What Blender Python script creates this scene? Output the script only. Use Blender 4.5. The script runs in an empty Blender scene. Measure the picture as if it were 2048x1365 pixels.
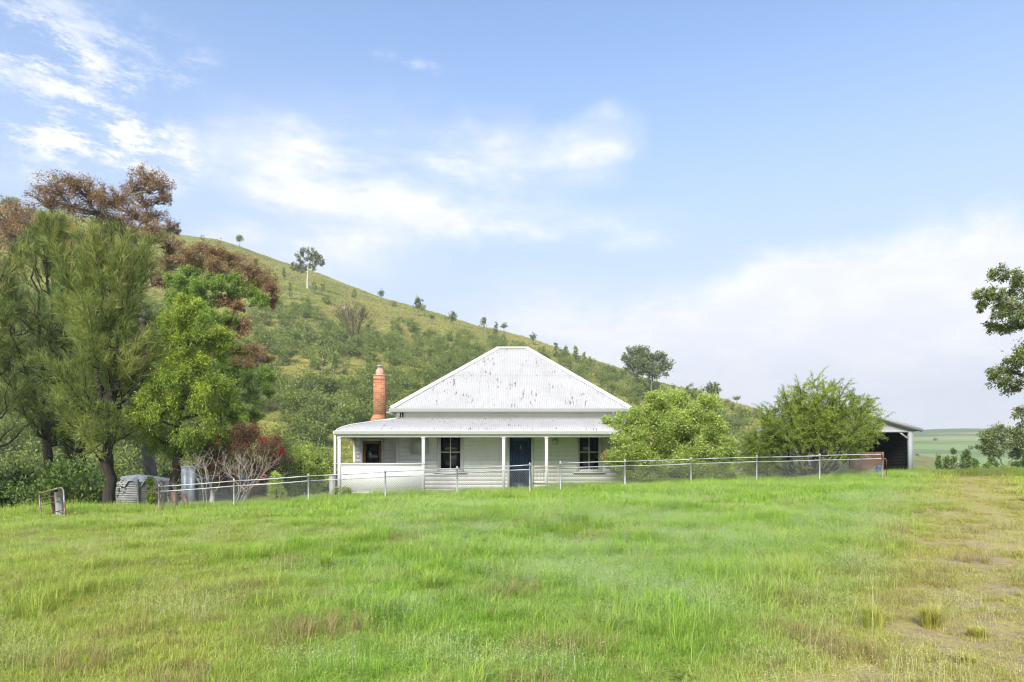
import bpy, math, random
import numpy as np
from mathutils import Vector, noise as mnoise
R = np.random.default_rng(7)
random.seed(7)
SC = bpy.context.scene
COL = SC.collection
F = 1365.0; CX = 1024.0; HY = 915.0; ZC = 1.6

def P(px, py, Y):
    return np.array([(px-CX)/F*Y, Y, ZC-(py-HY)/F*Y])
def sstep(a, b, x):
    t = np.clip((np.asarray(x, float)-a)/(b-a), 0, 1); return t*t*(3-2*t)

# ------------------------------------------------------------------ terrain
_bx = [-90,-30,-19,-12.3,-6,0.7,6,15,20,30,90]
_bz = [-3.5,-.75,-.42,-.32,-.03,.27,.42,.66,.83,.9,1.0]
_dx = [-60,-30,-15,-9,-6,5,14,20,30,60]
_dy = [22,23,25,28,38,39,38,34,32,32]
def ground_z(X, Y):
    X = np.asarray(X, float); Y = np.asarray(Y, float)
    b = np.interp(X, _bx, _bz)*sstep(2, 22, Y)
    yd = np.interp(X, _dx, _dy)
    d = np.maximum(Y-yd, 0)
    drop = 0.10*d + 0.0022*np.minimum(d, 60)**2
    z = b - drop
    n = 0.05*np.sin(X*.55+1.3)*np.sin(Y*.43+.4)+.03*np.sin(X*1.3+Y*.9)
    n = n*sstep(1,6,np.hypot(X,Y))
    return np.maximum(z+n, -14.0+0*z)
HP = [-1500,-700,-300,0,120,340,430,480,550,640,700,760,860,950,1050,1150,1240,1290,1380,1440,1500,1530,1620,1700,1815,1900,2000,2150,2600]
HV = [ 330, 350, 380,412,425,466,480,495,520,548,572,594,620,650,676, 712, 737, 757, 777, 795, 813, 827, 852, 876, 906, 922, 940, 965,1000]
HD = [ 330, 330, 330,330,330,330,330,328,325,320,315,310,300,290,280, 270, 262, 256, 246, 238, 228, 222, 215, 270, 470, 520, 520, 520, 500]
HZ = None
Y0H = 78.0
def hg(t):
    return np.where(t < 1, t*(1.22-.22*t), 1-1.3*(t-1)**2-.0*(t-1))
def hill_cal():
    global HZ
    HZ = []
    for p, v, D in zip(HP, HV, HD):
        want = (HY-v)/F; lo, hi = -14.0, 200.0
        for _ in range(40):
            zr = (lo+hi)/2
            Y = np.linspace(Y0H, D*1.4, 300); z = -14+(zr+14)*hg((Y-Y0H)/(D-Y0H))
            e = ((z-ZC)/Y).max()
            if e < want: lo = zr
            else: hi = zr
        HZ.append(zr)
hill_cal()
def hill_z(X, Y):
    X = np.asarray(X, float); Y = np.asarray(Y, float)
    px = CX+F*X/np.maximum(Y, 1)
    D = np.interp(px, HP, HD); zr = np.interp(px, HP, HZ)
    t = (Y-Y0H)/(D-Y0H)
    z = -14+(zr+14)*hg(t)
    n = (1.1*np.sin(X*.045+.7)*np.sin(Y*.05+X*.021)+.6*np.sin(X*.11+Y*.07)+.3*np.sin(X*.23-Y*.19+1))
    return z + n*sstep(0,.25,t)*(1-.7*sstep(.75,1,t)) - 2*(t<0.02)
def on_hill(px, py):
    a = (px-CX)/F
    D = float(np.interp(px, HP, HD))
    Y = np.linspace(Y0H+2, D*1.05, 500); X = a*Y
    e = (hill_z(X, Y)-ZC)/Y; want = (HY-py)/F
    i = np.argmax(e >= want)
    if e[i] < want: i = int(np.argmax(e))
    return np.array([X[i], Y[i], float(hill_z(X[i], Y[i]))])
def gz(x, y): return float(ground_z(x, y))

# ------------------------------------------------------------------ geometry accumulator (all quads)
class Geo:
    def __init__(s): s.V=[]; s.Q=[]; s.T=[]; s.n=0
    def add(s, V, Q, T=None):
        V = np.asarray(V, float).reshape(-1,3); Q = np.asarray(Q, int).reshape(-1,4)
        s.V.append(V); s.Q.append(Q+s.n); s.n += len(V)
        s.T.append(np.full(len(V), .5) if T is None else (np.full(len(V), T) if np.isscalar(T) else np.asarray(T, float)))
    def box(s, lo, hi, T=None):
        x0,y0,z0 = lo; x1,y1,z1 = hi
        V=[(x0,y0,z0),(x1,y0,z0),(x1,y1,z0),(x0,y1,z0),(x0,y0,z1),(x1,y0,z1),(x1,y1,z1),(x0,y1,z1)]
        s.add(V,[(0,3,2,1),(4,5,6,7),(0,1,5,4),(1,2,6,5),(2,3,7,6),(3,0,4,7)],T)
    def obox(s, p0, p1, w, h, up=(0,0,1), T=None):     # oriented bar from p0 to p1
        p0=np.array(p0,float); p1=np.array(p1,float); d=p1-p0; d/=np.linalg.norm(d)
        u=np.array(up,float); sd=np.cross(d,u); sd/=np.linalg.norm(sd)+1e-9; u=np.cross(sd,d)
        c=[(-1,-1),(1,-1),(1,1),(-1,1)]
        V=[p+sd*a*w/2+u*b*h/2 for p in (p0,p1) for a,b in c]
        s.add(V,[(0,3,2,1),(4,5,6,7),(0,1,5,4),(1,2,6,5),(2,3,7,6),(3,0,4,7)],T)
    def tube(s, path, rad, k=6, T=None, cap=True):
        path=np.asarray(path,float); m=len(path); rad=np.broadcast_to(np.asarray(rad,float),(m,))
        t=np.gradient(path,axis=0); t/=np.linalg.norm(t,axis=1)[:,None]+1e-9
        ref=np.array([0,0,1.]) if abs(t[:,2]).mean()<.8 else np.array([1.,0,0])
        u=np.cross(t,ref); u/=np.linalg.norm(u,axis=1)[:,None]+1e-9; v=np.cross(t,u)
        an=np.arange(k)/k*2*np.pi
        V=path[:,None]+rad[:,None,None]*(u[:,None]*np.cos(an)[None,:,None]+v[:,None]*np.sin(an)[None,:,None])
        i=np.arange(m-1)[:,None]*k; j=np.arange(k)[None]; j2=(j+1)%k
        Q=np.stack([i+j,i+j2,i+k+j2,i+k+j],-1).reshape(-1,4).tolist()
        if cap and k%2==0:
            for b,fl in ((0,0),((m-1)*k,1)):
                for a in range(k//2-1):
                    q=[b+a,b+a+1,b+k-2-a,b+k-1-a]; Q.append(q[::-1] if fl else q)
        s.add(V,Q,T)
    def lathe(s, c, prof, k=16, T=None):
        an=np.arange(k)/k*2*np.pi; V=[]
        for r,z in prof:
            V.append(np.stack([c[0]+r*np.cos(an),c[1]+r*np.sin(an),np.full(k,c[2]+z)],-1))
        V=np.concatenate(V); m=len(prof); i=np.arange(m-1)[:,None]*k; j=np.arange(k)[None]; j2=(j+1)%k
        s.add(V,np.stack([i+j,i+j2,i+k+j2,i+k+j],-1).reshape(-1,4),T)
    def grid(s, G, T=None):                            # G: (m,n,3)
        m,n=G.shape[:2]; i=np.arange(m-1)[:,None]*n; j=np.arange(n-1)[None]
        s.add(G.reshape(-1,3),np.stack([i+j,i+j+1,i+n+j+1,i+n+j],-1).reshape(-1,4),T)
    def leaves(s, c, d, L, W, T):
        n=len(c); d=d/(np.linalg.norm(d,axis=1)[:,None]+1e-9)
        r=R.normal(size=(n,3)); sd=np.cross(d,r); sd/=np.linalg.norm(sd,axis=1)[:,None]+1e-9
        nn=np.cross(d,sd); L=np.broadcast_to(L,(n,))[:,None]; W=np.broadcast_to(W,(n,))[:,None]
        m=c+d*L*.45+nn*L*.06
        V=np.stack([c,m+sd*W/2,c+d*L-nn*L*.05,m-sd*W/2],1).reshape(-1,3)
        s.add(V,np.arange(4*n).reshape(-1,4),np.repeat(np.broadcast_to(T,(n,)),4))
def mesh_of(name, g, off=(0,0,0), smooth=False, mat=None):
    V=np.concatenate(g.V)-np.asarray(off,float); Q=np.concatenate(g.Q); T=np.concatenate(g.T)
    me=bpy.data.meshes.new(name); me.vertices.add(len(V)); me.vertices.foreach_set('co',V.astype(np.float32).ravel())
    me.loops.add(Q.size); me.loops.foreach_set('vertex_index',Q.ravel().astype(np.int32))
    me.polygons.add(len(Q)); me.polygons.foreach_set('loop_start',(np.arange(len(Q))*4).astype(np.int32))
    a=me.attributes.new('tint','FLOAT','POINT'); a.data.foreach_set('value',T.astype(np.float32))
    if smooth: me.polygons.foreach_set('use_smooth',np.ones(len(Q),bool))
    if mat: me.materials.append(mat)
    me.update(calc_edges=True); me.validate()
    return me
def tag(o, label=None, cat=None, group=None, kind=None):
    if label: o['label']=label
    if cat: o['category']=cat
    if group: o['group']=group
    if kind: o['kind']=kind
    return o
def thing(name, loc, label, cat, group=None):
    o=bpy.data.objects.new(name,None); COL.objects.link(o); o.location=[float(v) for v in loc]
    o.empty_display_size=.3
    return tag(o,label,cat,group)
def rootloc(p):
    while p.parent: p=p.parent
    return np.array(p.location)
def part(name, g, mat, parent, smooth=False, label=None):
    me=mesh_of(name,g,rootloc(parent),smooth,mat); o=bpy.data.objects.new(name,me); COL.objects.link(o); o.parent=parent
    if label: o['label']=label
    return o
def solo(name, g, mat, loc, smooth=False, **k):
    me=mesh_of(name,g,loc,smooth,mat); o=bpy.data.objects.new(name,me); COL.objects.link(o); o.location=[float(v) for v in loc]
    return tag(o,**k)

# ------------------------------------------------------------------ node helpers
class NT:
    def __init__(s, nt): s.nt=nt; s.l=nt.links
    def n(s, typ, ins=None, **pr):
        nd=s.nt.nodes.new(typ)
        for k,v in pr.items(): setattr(nd,k,v)
        for k,v in (ins or {}).items(): s.set(nd.inputs[k],v)
        return nd
    def set(s, sock, v):
        if isinstance(v, bpy.types.NodeSocket): s.l.new(v,sock)
        elif isinstance(v, bpy.types.Node): s.l.new(v.outputs[0],sock)
        else: sock.default_value=v
    def m(s, op, a, b=0.0, c=None, clamp=False):
        ins={0:a,1:b}
        if c is not None: ins[2]=c
        return s.n('ShaderNodeMath',ins,operation=op,use_clamp=clamp).outputs[0]
    def mr(s, v, a, b, c=0.0, d=1.0, smooth=True):
        return s.n('ShaderNodeMapRange',{'Value':v,'From Min':a,'From Max':b,'To Min':c,'To Max':d},interpolation_type='SMOOTHSTEP' if smooth else 'LINEAR').outputs[0]
    def mix(s, f, a, b, bt='MIX'):
        nd=s.n('ShaderNodeMix',data_type='RGBA',blend_type=bt)
        s.set(nd.inputs[0],f)
        for i,v in ((6,a),(7,b)): s.set(nd.inputs[i], (*v,1) if isinstance(v,tuple) and len(v)==3 else v)
        return nd.outputs[2]
    def noise(s, scale, vec=None, detail=4, rough=.55, out=0):
        ins={'Scale':scale,'Detail':detail,'Roughness':rough}
        if vec is not None: ins['Vector']=vec
        return s.n('ShaderNodeTexNoise',ins).outputs[out]
    def ramp(s, f, stops):
        nd=s.n('ShaderNodeValToRGB',{0:f}); e=nd.color_ramp.elements
        e[0].position=stops[0][0]; e[0].color=(*stops[0][1],1); e[1].position=stops[-1][0]; e[1].color=(*stops[-1][1],1)
        for p,c in stops[1:-1]:
            x=e.new(p); x.color=(*c,1)
        return nd.outputs[0]
    def pos(s): return s.n('ShaderNodeNewGeometry').outputs['Position']
    def scale(s, v, xyz): return s.n('ShaderNodeVectorMath',{0:v,1:xyz},operation='MULTIPLY').outputs[0]
    def bump(s, h, strength=.3, dist=.02):
        return s.n('ShaderNodeBump',{'Height':h,'Strength':strength,'Distance':dist}).outputs[0]
def mat(name):
    m=bpy.data.materials.new(name); m.use_nodes=True; m.node_tree.nodes.clear(); t=NT(m.node_tree)
    t.out=t.n('ShaderNodeOutputMaterial'); return m,t
def finish(t, col, rough=.7, metal=0.0, bump=None, trans=0.0, tcol=None, spec=.35):
    ins={'Base Color':(*col,1) if isinstance(col,tuple) else col,'Roughness':rough,'Metallic':metal,'Specular IOR Level':spec}
    if bump is not None: ins['Normal']=bump
    b=t.n('ShaderNodeBsdfPrincipled',ins).outputs[0]
    if trans>0:
        tr=t.n('ShaderNodeBsdfTranslucent',{'Color':tcol if tcol is not None else ins['Base Color']})
        b=t.n('ShaderNodeMixShader',{0:trans,1:b,2:tr.outputs[0]}).outputs[0]
    t.set(t.out.inputs[0],b)
def tintv(t): return t.n('ShaderNodeAttribute',attribute_name='tint').outputs['Fac']
def leafmat(name, stops, trans=.35, rough=.5, spec=.3, k=1.5):
    stops=[(p_,tuple(min(.75,v*k) for v in c_)) for p_,c_ in stops]
    m,t=mat(name); c=t.ramp(tintv(t),stops)
    n=t.noise(1.3,t.pos(),2); c=t.mix(t.mr(n,.35,.7,0,.35),c,t.mix(1.0,c,(.75,.8,.6),'MULTIPLY'))
    tc=t.mix(1.0,c,(1.15,1.25,.6),'MULTIPLY')
    finish(t,c,rough,trans=trans,tcol=tc,spec=spec); return m
def plain(name, a, b, scale=6, rough=.7, metal=0.0, bs=.2, stretch=None, spec=.35):
    m,t=mat(name); v=t.pos()
    if stretch: v=t.scale(v,stretch)
    n=t.noise(scale,v,6,.6); c=t.mix(t.mr(n,.3,.7),a,b)
    finish(t,c,rough,metal,t.bump(n,bs,.01),spec=spec); return m

M={}
M['bark_dark']=plain('dark_bark',(.018,.013,.010),(.055,.042,.032),9,.9,bs=.6,stretch=(1,1,.25))
M['bark_grey']=plain('grey_bark',(.11,.09,.07),(.27,.23,.19),7,.85,bs=.4,stretch=(1,1,.3))
M['bark_pale']=plain('pale_bark',(.34,.30,.26),(.58,.54,.49),5,.8,bs=.3,stretch=(1,1,.3))
M['bark_brown']=plain('brown_bark',(.06,.035,.022),(.16,.10,.07),7,.9,bs=.4,stretch=(1,1,.3))
M['twig']=plain('bleached_twig',(.30,.25,.20),(.52,.46,.40),7,.85,bs=.3)
M['timber']=plain('weathered_timber',(.17,.16,.15),(.42,.40,.38),9,.9,bs=.7,stretch=(1,1,.12))
M['timber_dark']=plain('dark_timber',(.02,.017,.014),(.06,.05,.04),9,.9,bs=.7,stretch=(1,1,.12))
M['rock']=plain('pale_rock',(.20,.18,.17),(.50,.47,.45),1.5,.9,bs=.6)
M['brown_frame']=plain('varnished_timber',(.20,.065,.022),(.30,.105,.038),9,.45,bs=.2,stretch=(4,4,.5))
M['terracotta']=plain('pale_terracotta',(.50,.24,.18),(.62,.38,.32),6,.8)
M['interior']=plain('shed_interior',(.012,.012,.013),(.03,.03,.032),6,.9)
M['blue']=plain('blue_plastic',(.03,.09,.22),(.04,.12,.28),6,.5)
M['cow']=plain('black_hide',(.012,.010,.009),(.03,.025,.022),6,.8)
M['red']=plain('red_flower',(.45,.01,.015),(.65,.03,.03),20,.6)
def m_paint(name,a,dirt=(.30,.30,.24),amt=.35,rough=.5):
    m,t=mat(name); p=t.pos(); n=t.noise(1.6,t.scale(p,(1,1,.35)),6,.65); n2=t.noise(14,p,4)
    c=t.mix(t.mr(n,.48,.8,0,amt),a,dirt); c=t.mix(t.mr(n2,.62,.75,0,amt*.6),c,dirt)
    finish(t,c,rough,bump=t.bump(n2,.08,.005)); return m
M['white']=m_paint('white_paint',(.58,.575,.545),(.34,.35,.29),amt=.22)
M['boards']=m_paint('grey_board_paint',(.60,.595,.56),(.42,.44,.32),.5,.6)
M['shedboards']=m_paint('shed_white_paint',(.42,.42,.40),(.3,.28,.25),.5,.6)
M['gutter']=m_paint('gutter_paint',(.42,.43,.41),(.42,.44,.36),.3)
M['grey_paint']=m_paint('grey_shed_paint',(.34,.35,.35),(.2,.2,.19),.4,.55)
def m_roof():
    m,t=mat('white_painted_corrugated_iron'); p=t.pos()
    n=t.noise(.9,p,6,.65); c=t.mix(t.mr(n,.4,.72,0,.55),(.455,.44,.42),(.37,.355,.34))
    c=t.mix(t.mr(t.noise(7,t.scale(p,(1,.2,.2)),4),.52,.75,0,.35),c,(.28,.28,.27))
    # flaking spots
    v=t.n('ShaderNodeTexVoronoi',{'Vector':t.scale(p,(1,.7,.7)),'Scale':5.6}); d=v.outputs['Distance']
    reg=t.mr(t.noise(1.3,p,3,.6),.49,.63); reg2=t.mr(t.noise(.8,p,2),.52,.6)
    spot=t.m('MULTIPLY',t.mr(d,.10,.21,1,0),t.mr(v.outputs['Color'],.38,.50))
    spot=t.m('MULTIPLY',spot,reg)
    c=t.mix(t.m('MULTIPLY',spot,.7),c,t.mix(t.noise(2.5,p,2),(.11,.08,.06),(.24,.11,.06)))
    st=t.noise(3.2,t.scale(p,(3.2,.6,.6)),5,.7)
    pt=t.m('MULTIPLY',t.mr(st,.57,.62),t.mr(t.noise(1.1,p,2),.47,.56))
    c=t.mix(t.m('MULTIPLY',pt,.9),c,t.mix(t.noise(9,p,3),(.10,.045,.025),(.22,.10,.05)))
    finish(t,c,.5,bump=t.bump(n,.1,.01)); return m
M['roof']=m_roof()
def m_galv(name,a,b,rust=.0):
    m,t=mat(name); p=t.pos(); n=t.noise(3,p,5,.6); c=t.mix(t.mr(n,.3,.7),a,b)
    if rust: c=t.mix(t.mr(t.noise(2.2,t.scale(p,(1,1,.5)),6,.7),.62-rust*.4,.75-rust*.3),c,t.mix(t.noise(12,p,3),(.09,.035,.018),(.23,.10,.05)))
    finish(t,c,.5,.25,t.bump(n,.15,.01)); return m
M['galv']=m_galv('galvanised_pipe',(.32,.325,.325),(.50,.505,.505),.10)
M['tank']=m_galv('weathered_tank_iron',(.24,.24,.24),(.38,.38,.375))
M['tankroof']=m_galv('pale_tank_roof_iron',(.40,.41,.43),(.52,.53,.55))
M['rusty']=m_galv('rusty_iron',(.10,.06,.045),(.19,.125,.095),.45)
M['rustpipe']=m_galv('rusty_painted_pipe',(.30,.25,.22),(.42,.37,.33),.38)
M['wire']=m_galv('fence_wire',(.17,.165,.16),(.30,.30,.29),.1)
M['bluegalv']=m_galv('blue_grey_sheet_iron',(.15,.18,.21),(.24,.27,.30))
M['cowl']=m_galv('metal_cowl',(.28,.27,.27),(.5,.5,.5))
def m_brick():
    m,t=mat('orange_brick'); g=t.n('ShaderNodeTexCoord').outputs['Object']; x,y,z=t.n('ShaderNodeSeparateXYZ',{0:g}).outputs
    v=t.n('ShaderNodeCombineXYZ',{0:t.m('ADD',x,y),1:z,2:0.0}).outputs[0]
    b=t.n('ShaderNodeTexBrick',{'Vector':v,'Color1':(.30,.085,.04,1),'Color2':(.50,.23,.11,1),'Mortar':(.46,.33,.20,1),'Scale':1.0,'Mortar Size':.008,'Brick Width':.23,'Row Height':.086,'Bias':-.1})
    n=t.noise(9,g,5); c=t.mix(t.mr(n,.4,.75,0,.3),b.outputs[0],(.50,.22,.10))
    finish(t,c,.9,bump=t.bump(t.m('SUBTRACT',1.0,b.outputs[1]),.6,.01)); return m
M['brick']=m_brick()
def m_door():
    m,t=mat('navy_door_paint'); p=t.pos(); n=t.noise(5,t.scale(p,(3,1,.6)),6,.7)
    finish(t,t.mix(t.mr(n,.4,.7),(.014,.030,.068),(.036,.066,.125)),.45,bump=t.bump(n,.15,.01)); return m
M['door']=m_door()
def m_glass():
    m,t=mat('dark_window_glass'); n=t.noise(2.5,t.pos(),2)
    finish(t,(.006,.007,.008),.06,bump=t.bump(n,.05,.02),spec=.6); return m
M['glass']=m_glass()

# ground and grass share the same world-space fields
def fields(t):
    p=t.pos(); x,y,z=t.n('ShaderNodeSeparateXYZ',{0:p}).outputs
    n1=t.noise(.45,p,4,.6); n2=t.noise(2.2,p,4,.65)
    d=t.m('MULTIPLY',t.m('SUBTRACT',x,t.m('MULTIPLY_ADD',y,.665,.40)),.83)
    da=t.m('ABSOLUTE',d); wob=t.m('MULTIPLY',t.m('SUBTRACT',n2,.5),2.0)
    trk=t.mr(t.m('ADD',da,wob),.4,1.7,1,0)
    trk=t.m('MULTIPLY',trk,t.mr(y,24,32,1,0)); trk=t.m('MULTIPLY',trk,t.mr(y,8,18,1,.55))
    near=t.mr(da,.6,2.9,1,0)
    left=t.m('MULTIPLY',t.mr(t.m('DIVIDE',x,t.m('MAXIMUM',y,.5)),-.62,-.02,1,0),t.mr(y,6,26,1,.35))
    front=t.mr(y,4.2,7.0,.32,0)
    dry=t.m('MAXIMUM',t.m('MULTIPLY',near,.7),t.m('MAXIMUM',t.m('MULTIPLY',left,.75),front))
    dry=t.m('ADD',dry,t.m('MULTIPLY',t.m('SUBTRACT',n1,.5),1.7),clamp=True)
    return p,trk,dry,n1,n2
def m_ground():
    m,t=mat('meadow_soil_and_thatch'); p,trk,dry,n1,n2=fields(t)
    f=t.noise(26,p,5,.7)
    g=t.mix(dry,(.17,.26,.04),(.38,.33,.10)); g=t.mix(t.mr(f,.35,.7),g,t.mix(.5,g,(.10,.10,.035)))
    g=t.mix(t.m('MULTIPLY',t.mr(t.m('ABSOLUTE',t.m('MULTIPLY',t.m('SUBTRACT',t.n('ShaderNodeSeparateXYZ',{0:p}).outputs[0],t.m('MULTIPLY_ADD',t.n('ShaderNodeSeparateXYZ',{0:p}).outputs[1],.665,.40)),.83)),.8,2.8,1,0),.8),g,(.46,.37,.13)); grav=t.n('ShaderNodeTexVoronoi',{'Vector':p,'Scale':55.0}); gc=t.mix(grav.outputs['Color'],(.22,.15,.10),(.46,.34,.24))
    gc=t.mix(t.mr(t.noise(6,p,5,.7),.4,.65),gc,(.36,.28,.14))
    m2=t.m('MULTIPLY',trk,t.mr(t.noise(5.5,p,6,.8),.44,.54),clamp=True)
    c=t.mix(m2,g,gc)
    bt=t.m('ADD',t.m('MULTIPLY',f,.6),t.m('MULTIPLY',grav.outputs['Distance'],.4))
    finish(t,c,.95,bump=t.bump(bt,.8,.03),spec=.1); return m
M['ground']=m_ground()
def m_grass(name,seed=False,short=False):
    m,t=mat(name); p,trk,dry,n1,n2=fields(t); k=tintv(t)
    lush=t.mix(t.mr(n2,.35,.65),(.32,.51,.065),(.45,.62,.10))
    lush=t.mix(t.mr(t.noise(.9,p,3),.45,.62,0,.6),lush,(.48,.62,.17))
    yel=t.mix(t.mr(n2,.35,.7),(.58,.60,.11),(.64,.55,.18))
    c=t.mix(t.m('MULTIPLY',dry,.8),lush,yel)
    c=t.mix(t.m('MULTIPLY',t.mr(t.m('ADD',trk,t.m('MULTIPLY',t.m('SUBTRACT',n2,.5),.5)),.1,.8),.72),c,(.60,.52,.17))
    c=t.mix(t.m('MULTIPLY',t.mr(t.noise(2.9,p,5,.7),.52,.66,0,.75),t.mr(dry,.1,.6,.25,1)),c,(.42,.33,.15))
    c=t.mix(t.mr(k,0,1,.0,.5,False),c,t.mix(1.0,c,(.55,.65,.55),'MULTIPLY'))
    c=t.mix(t.mr(k,.88,.93),c,(.40,.33,.14))
    if seed: c=t.mix(t.mr(k,.0,1,.75,1,False),c,t.mix(dry,(.52,.60,.32),(.60,.54,.28)))
    finish(t,c,.5,trans=.38,tcol=t.mix(1.0,c,(1.15,1.25,.55),'MULTIPLY'),spec=.25); return m
M['grass']=m_grass('meadow_grass'); M['seed']=m_grass('seed_head_grass',True)
def m_hill():
    m,t=mat('hillside_pasture'); p=t.pos(); x,y,z=t.n('ShaderNodeSeparateXYZ',{0:p}).outputs
    a=t.noise(.018,p,5,.65); b=t.noise(.10,p,6,.75); f=t.noise(.6,p,5,.8)
    c=t.mix(t.mr(a,.38,.62),(.27,.275,.05),(.34,.295,.075))
    c=t.mix(t.mr(b,.48,.62,0,.6),c,(.21,.155,.08))
    c=t.mix(t.mr(b,.30,.46,.75,0),c,(.16,.20,.04))
    q=t.n('ShaderNodeCombineXYZ',{0:t.m('MULTIPLY',x,.03),1:t.m('MULTIPLY',y,.03),2:t.m('MULTIPLY_ADD',z,.75,t.m('MULTIPLY',t.noise(.05,p,2),5.0))}).outputs[0]
    w=t.noise(1.0,q,3,.6); c=t.mix(t.mr(w,.42,.6,.55,0),c,t.mix(1.0,c,(.55,.58,.5),'MULTIPLY'))
    c=t.mix(t.mr(f,.48,.62,0,.8),c,t.mix(1.0,c,(.40,.50,.35),'MULTIPLY'))
    low=t.mr(z,-14,2,.6,0)
    c=t.mix(low,c,(.17,.17,.05))
    finish(t,c,.95,bump=t.bump(t.m('ADD',f,w),.7,.5),spec=.1); return m
M['hill']=m_hill()
def m_far():
    m,t=mat('far_pasture'); p=t.pos(); a=t.noise(.006,p,5,.6)
    q=t.scale(p,(.004,.004,.16)); w=t.noise(1,q,4,.6)
    c=t.mix(t.mr(a,.4,.6),(.23,.31,.075),(.33,.33,.12)); c=t.mix(t.mr(w,.42,.54,.85,0),c,(.12,.17,.045))
    finish(t,c,.95,spec=.1); return m
M['far']=m_far()

# ------------------------------------------------------------------ the ground sheets
def polar(fn, rs, azs):
    A,Rr=np.meshgrid(azs,rs,indexing='ij'); X=Rr*np.sin(A); Y=Rr*np.cos(A)
    return np.stack([X,Y,fn(X,Y)],-1)
def frontz(X,Y): return np.where(Y>0,ground_z(X,np.maximum(Y,0)),0*X)
rs=np.concatenate([[.01,1,2,3],np.geomspace(3.5,60,110),np.geomspace(64,3000,40)])
az=np.radians(np.concatenate([np.arange(-180,-50,4),np.arange(-50,50,.6),np.arange(50,181,4)]))
g=Geo(); g.grid(polar(frontz,rs,az))
solo('ground',g,M['ground'],(0,0,0),True,kind='structure')
# worn vehicle track over the crest, a sheet lying just above the ground
g=Geo(); ys=np.linspace(1.0,29,90); ww=np.linspace(-1.9,1.9,14); Yg,Wg=np.meshgrid(ys,ww,indexing='ij')
Wg=Wg*(1+.12*np.sin(Yg*1.7)+.08*np.sin(Yg*4.1)); Xg=.40+.665*Yg+Wg/.83
Zg=ground_z(Xg,Yg)+.012; Zg[:,0]-=.03; Zg[:,-1]-=.03
g.grid(np.stack([Xg,Yg,Zg],-1)[:,::-1])
solo('track',g,M['ground'],(0,0,0),True,kind='structure')
# big hill
pxs=np.linspace(-1500,2600,420); Ys=np.concatenate([np.linspace(76,380,150),np.linspace(386,760,40)])
A,YY=np.meshgrid((pxs-CX)/F,Ys,indexing='ij'); XX=A*YY
g=Geo(); g.grid(np.stack([XX,YY,hill_z(XX,YY)],-1))
solo('hill',g,M['hill'],(0,0,0),True,kind='structure')
# far hill on the right
pxs=np.linspace(900,3200,160); Ys=np.linspace(480,1150,70); A,YY=np.meshgrid((pxs-CX)/F,Ys,indexing='ij'); XX=A*YY
cr=1.6+(915-np.interp(pxs,[900,1700,1840,1960,2048,2400,3200],[905,870,865.5,865,868,880,900]))/F*900
t_=(YY-480)/420.; zz=-15+(cr[:,None]+15)*np.where(t_<1,1-(1-np.clip(t_,0,1))**1.5,1-.5*(t_-1)**2)
zz+=1.6*np.sin(XX*.03)*np.sin(YY*.02)+.8*np.sin(XX*.07+YY*.05)+3.*np.sin(XX*.012+.6)*np.clip(t_,0,1); FARG=(XX.copy(),YY.copy(),zz.copy())
g=Geo(); g.grid(np.stack([XX,YY,zz],-1)); solo('far_hill',g,M['far'],(0,0,0),True,kind='structure')

# ================================================================== the cottage
YF=27.05; YW=29.0; FL=.22
cot=thing('cottage',(0,31,.1),'white and grey weatherboard cottage with corrugated hip roof and front verandah','cottage')
def corr_profile(n): return .009*np.cos(n*2*np.pi)
def corr_face(g, u0, u1, fn, pitch=.076, per=6, rows=2, T=None):
    """corrugated sheet: columns u (metres) each running through `rows` points fn(u, v in 0..1) -> (pos, normal)"""
    us=np.arange(u0,u1,pitch/per); us=np.append(us,u1); vs=np.linspace(0,1,rows)
    G=np.zeros((len(us),rows,3))
    for j,v in enumerate(vs):
        p,n=fn(us,v); G[:,j]=p+n*corr_profile(us/pitch)[:,None]
    g.grid(G,T)
# main hip roof
EX0,EX1,EY0,EY1=-5.12,5.02,28.62,37.4; EZ=3.66; RX0,RX1,RY,RZ=-.70,.75,33.01,6.88
def hipface(side):
    def front(f0,f1,lift):
        nrm=np.array([0,-(RZ-EZ),RY-EY0]); nrm/=np.linalg.norm(nrm)
        def fn(u,v):
            lim=np.where(u<RX0,(u-EX0)/(RX0-EX0),np.where(u>RX1,(EX1-u)/(EX1-RX1),1.0)); lim=np.clip(lim,0,1)
            a=np.minimum(f0,lim); b=np.minimum(f1,lim); s=a+(b-a)*v
            return np.stack([u,EY0+(RY-EY0)*s,EZ+(RZ-EZ)*s+lift],-1),nrm
        return fn
    return front
rf=Geo(); fr=hipface(0)
corr_face(rf,EX0,EX1,fr(0,.52,0)); 
def clipu(s): return EX0+(RX0-EX0)*s, EX1-(EX1-RX1)*s
a,b=clipu(.5); corr_face(rf,a,b,fr(.5,1.0,.012))
def tri_side(x0,x1):
    nrm=np.array([(RZ-EZ)*(1 if x0>0 else -1),0,abs(x1-x0)]); nrm=nrm/np.linalg.norm(nrm)
    def fn(u,v):
        lim=np.where(u<RY,(u-EY0)/(RY-EY0),(EY1-u)/(EY1-RY)); s=np.clip(lim,0,1)*v
        return np.stack([x0+(x1-x0)*s,u,EZ+(RZ-EZ)*s],-1),nrm
    return fn
corr_face(rf,EY0,EY1,tri_side(EX0,RX0),per=4); corr_face(rf,EY0,EY1,tri_side(EX1,RX1),per=4)
def backf(u,v):
    lim=np.clip(np.where(u<RX0,(u-EX0)/(RX0-EX0),np.where(u>RX1,(EX1-u)/(EX1-RX1),1.0)),0,1)*v
    return np.stack([u,EY1+(RY-EY1)*lim,EZ+(RZ-EZ)*lim],-1),np.array([0,.6,.8])
corr_face(rf,EX0,EX1,backf,per=4)
roof=part('roof',rf,M['roof'],cot,True)
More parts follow.
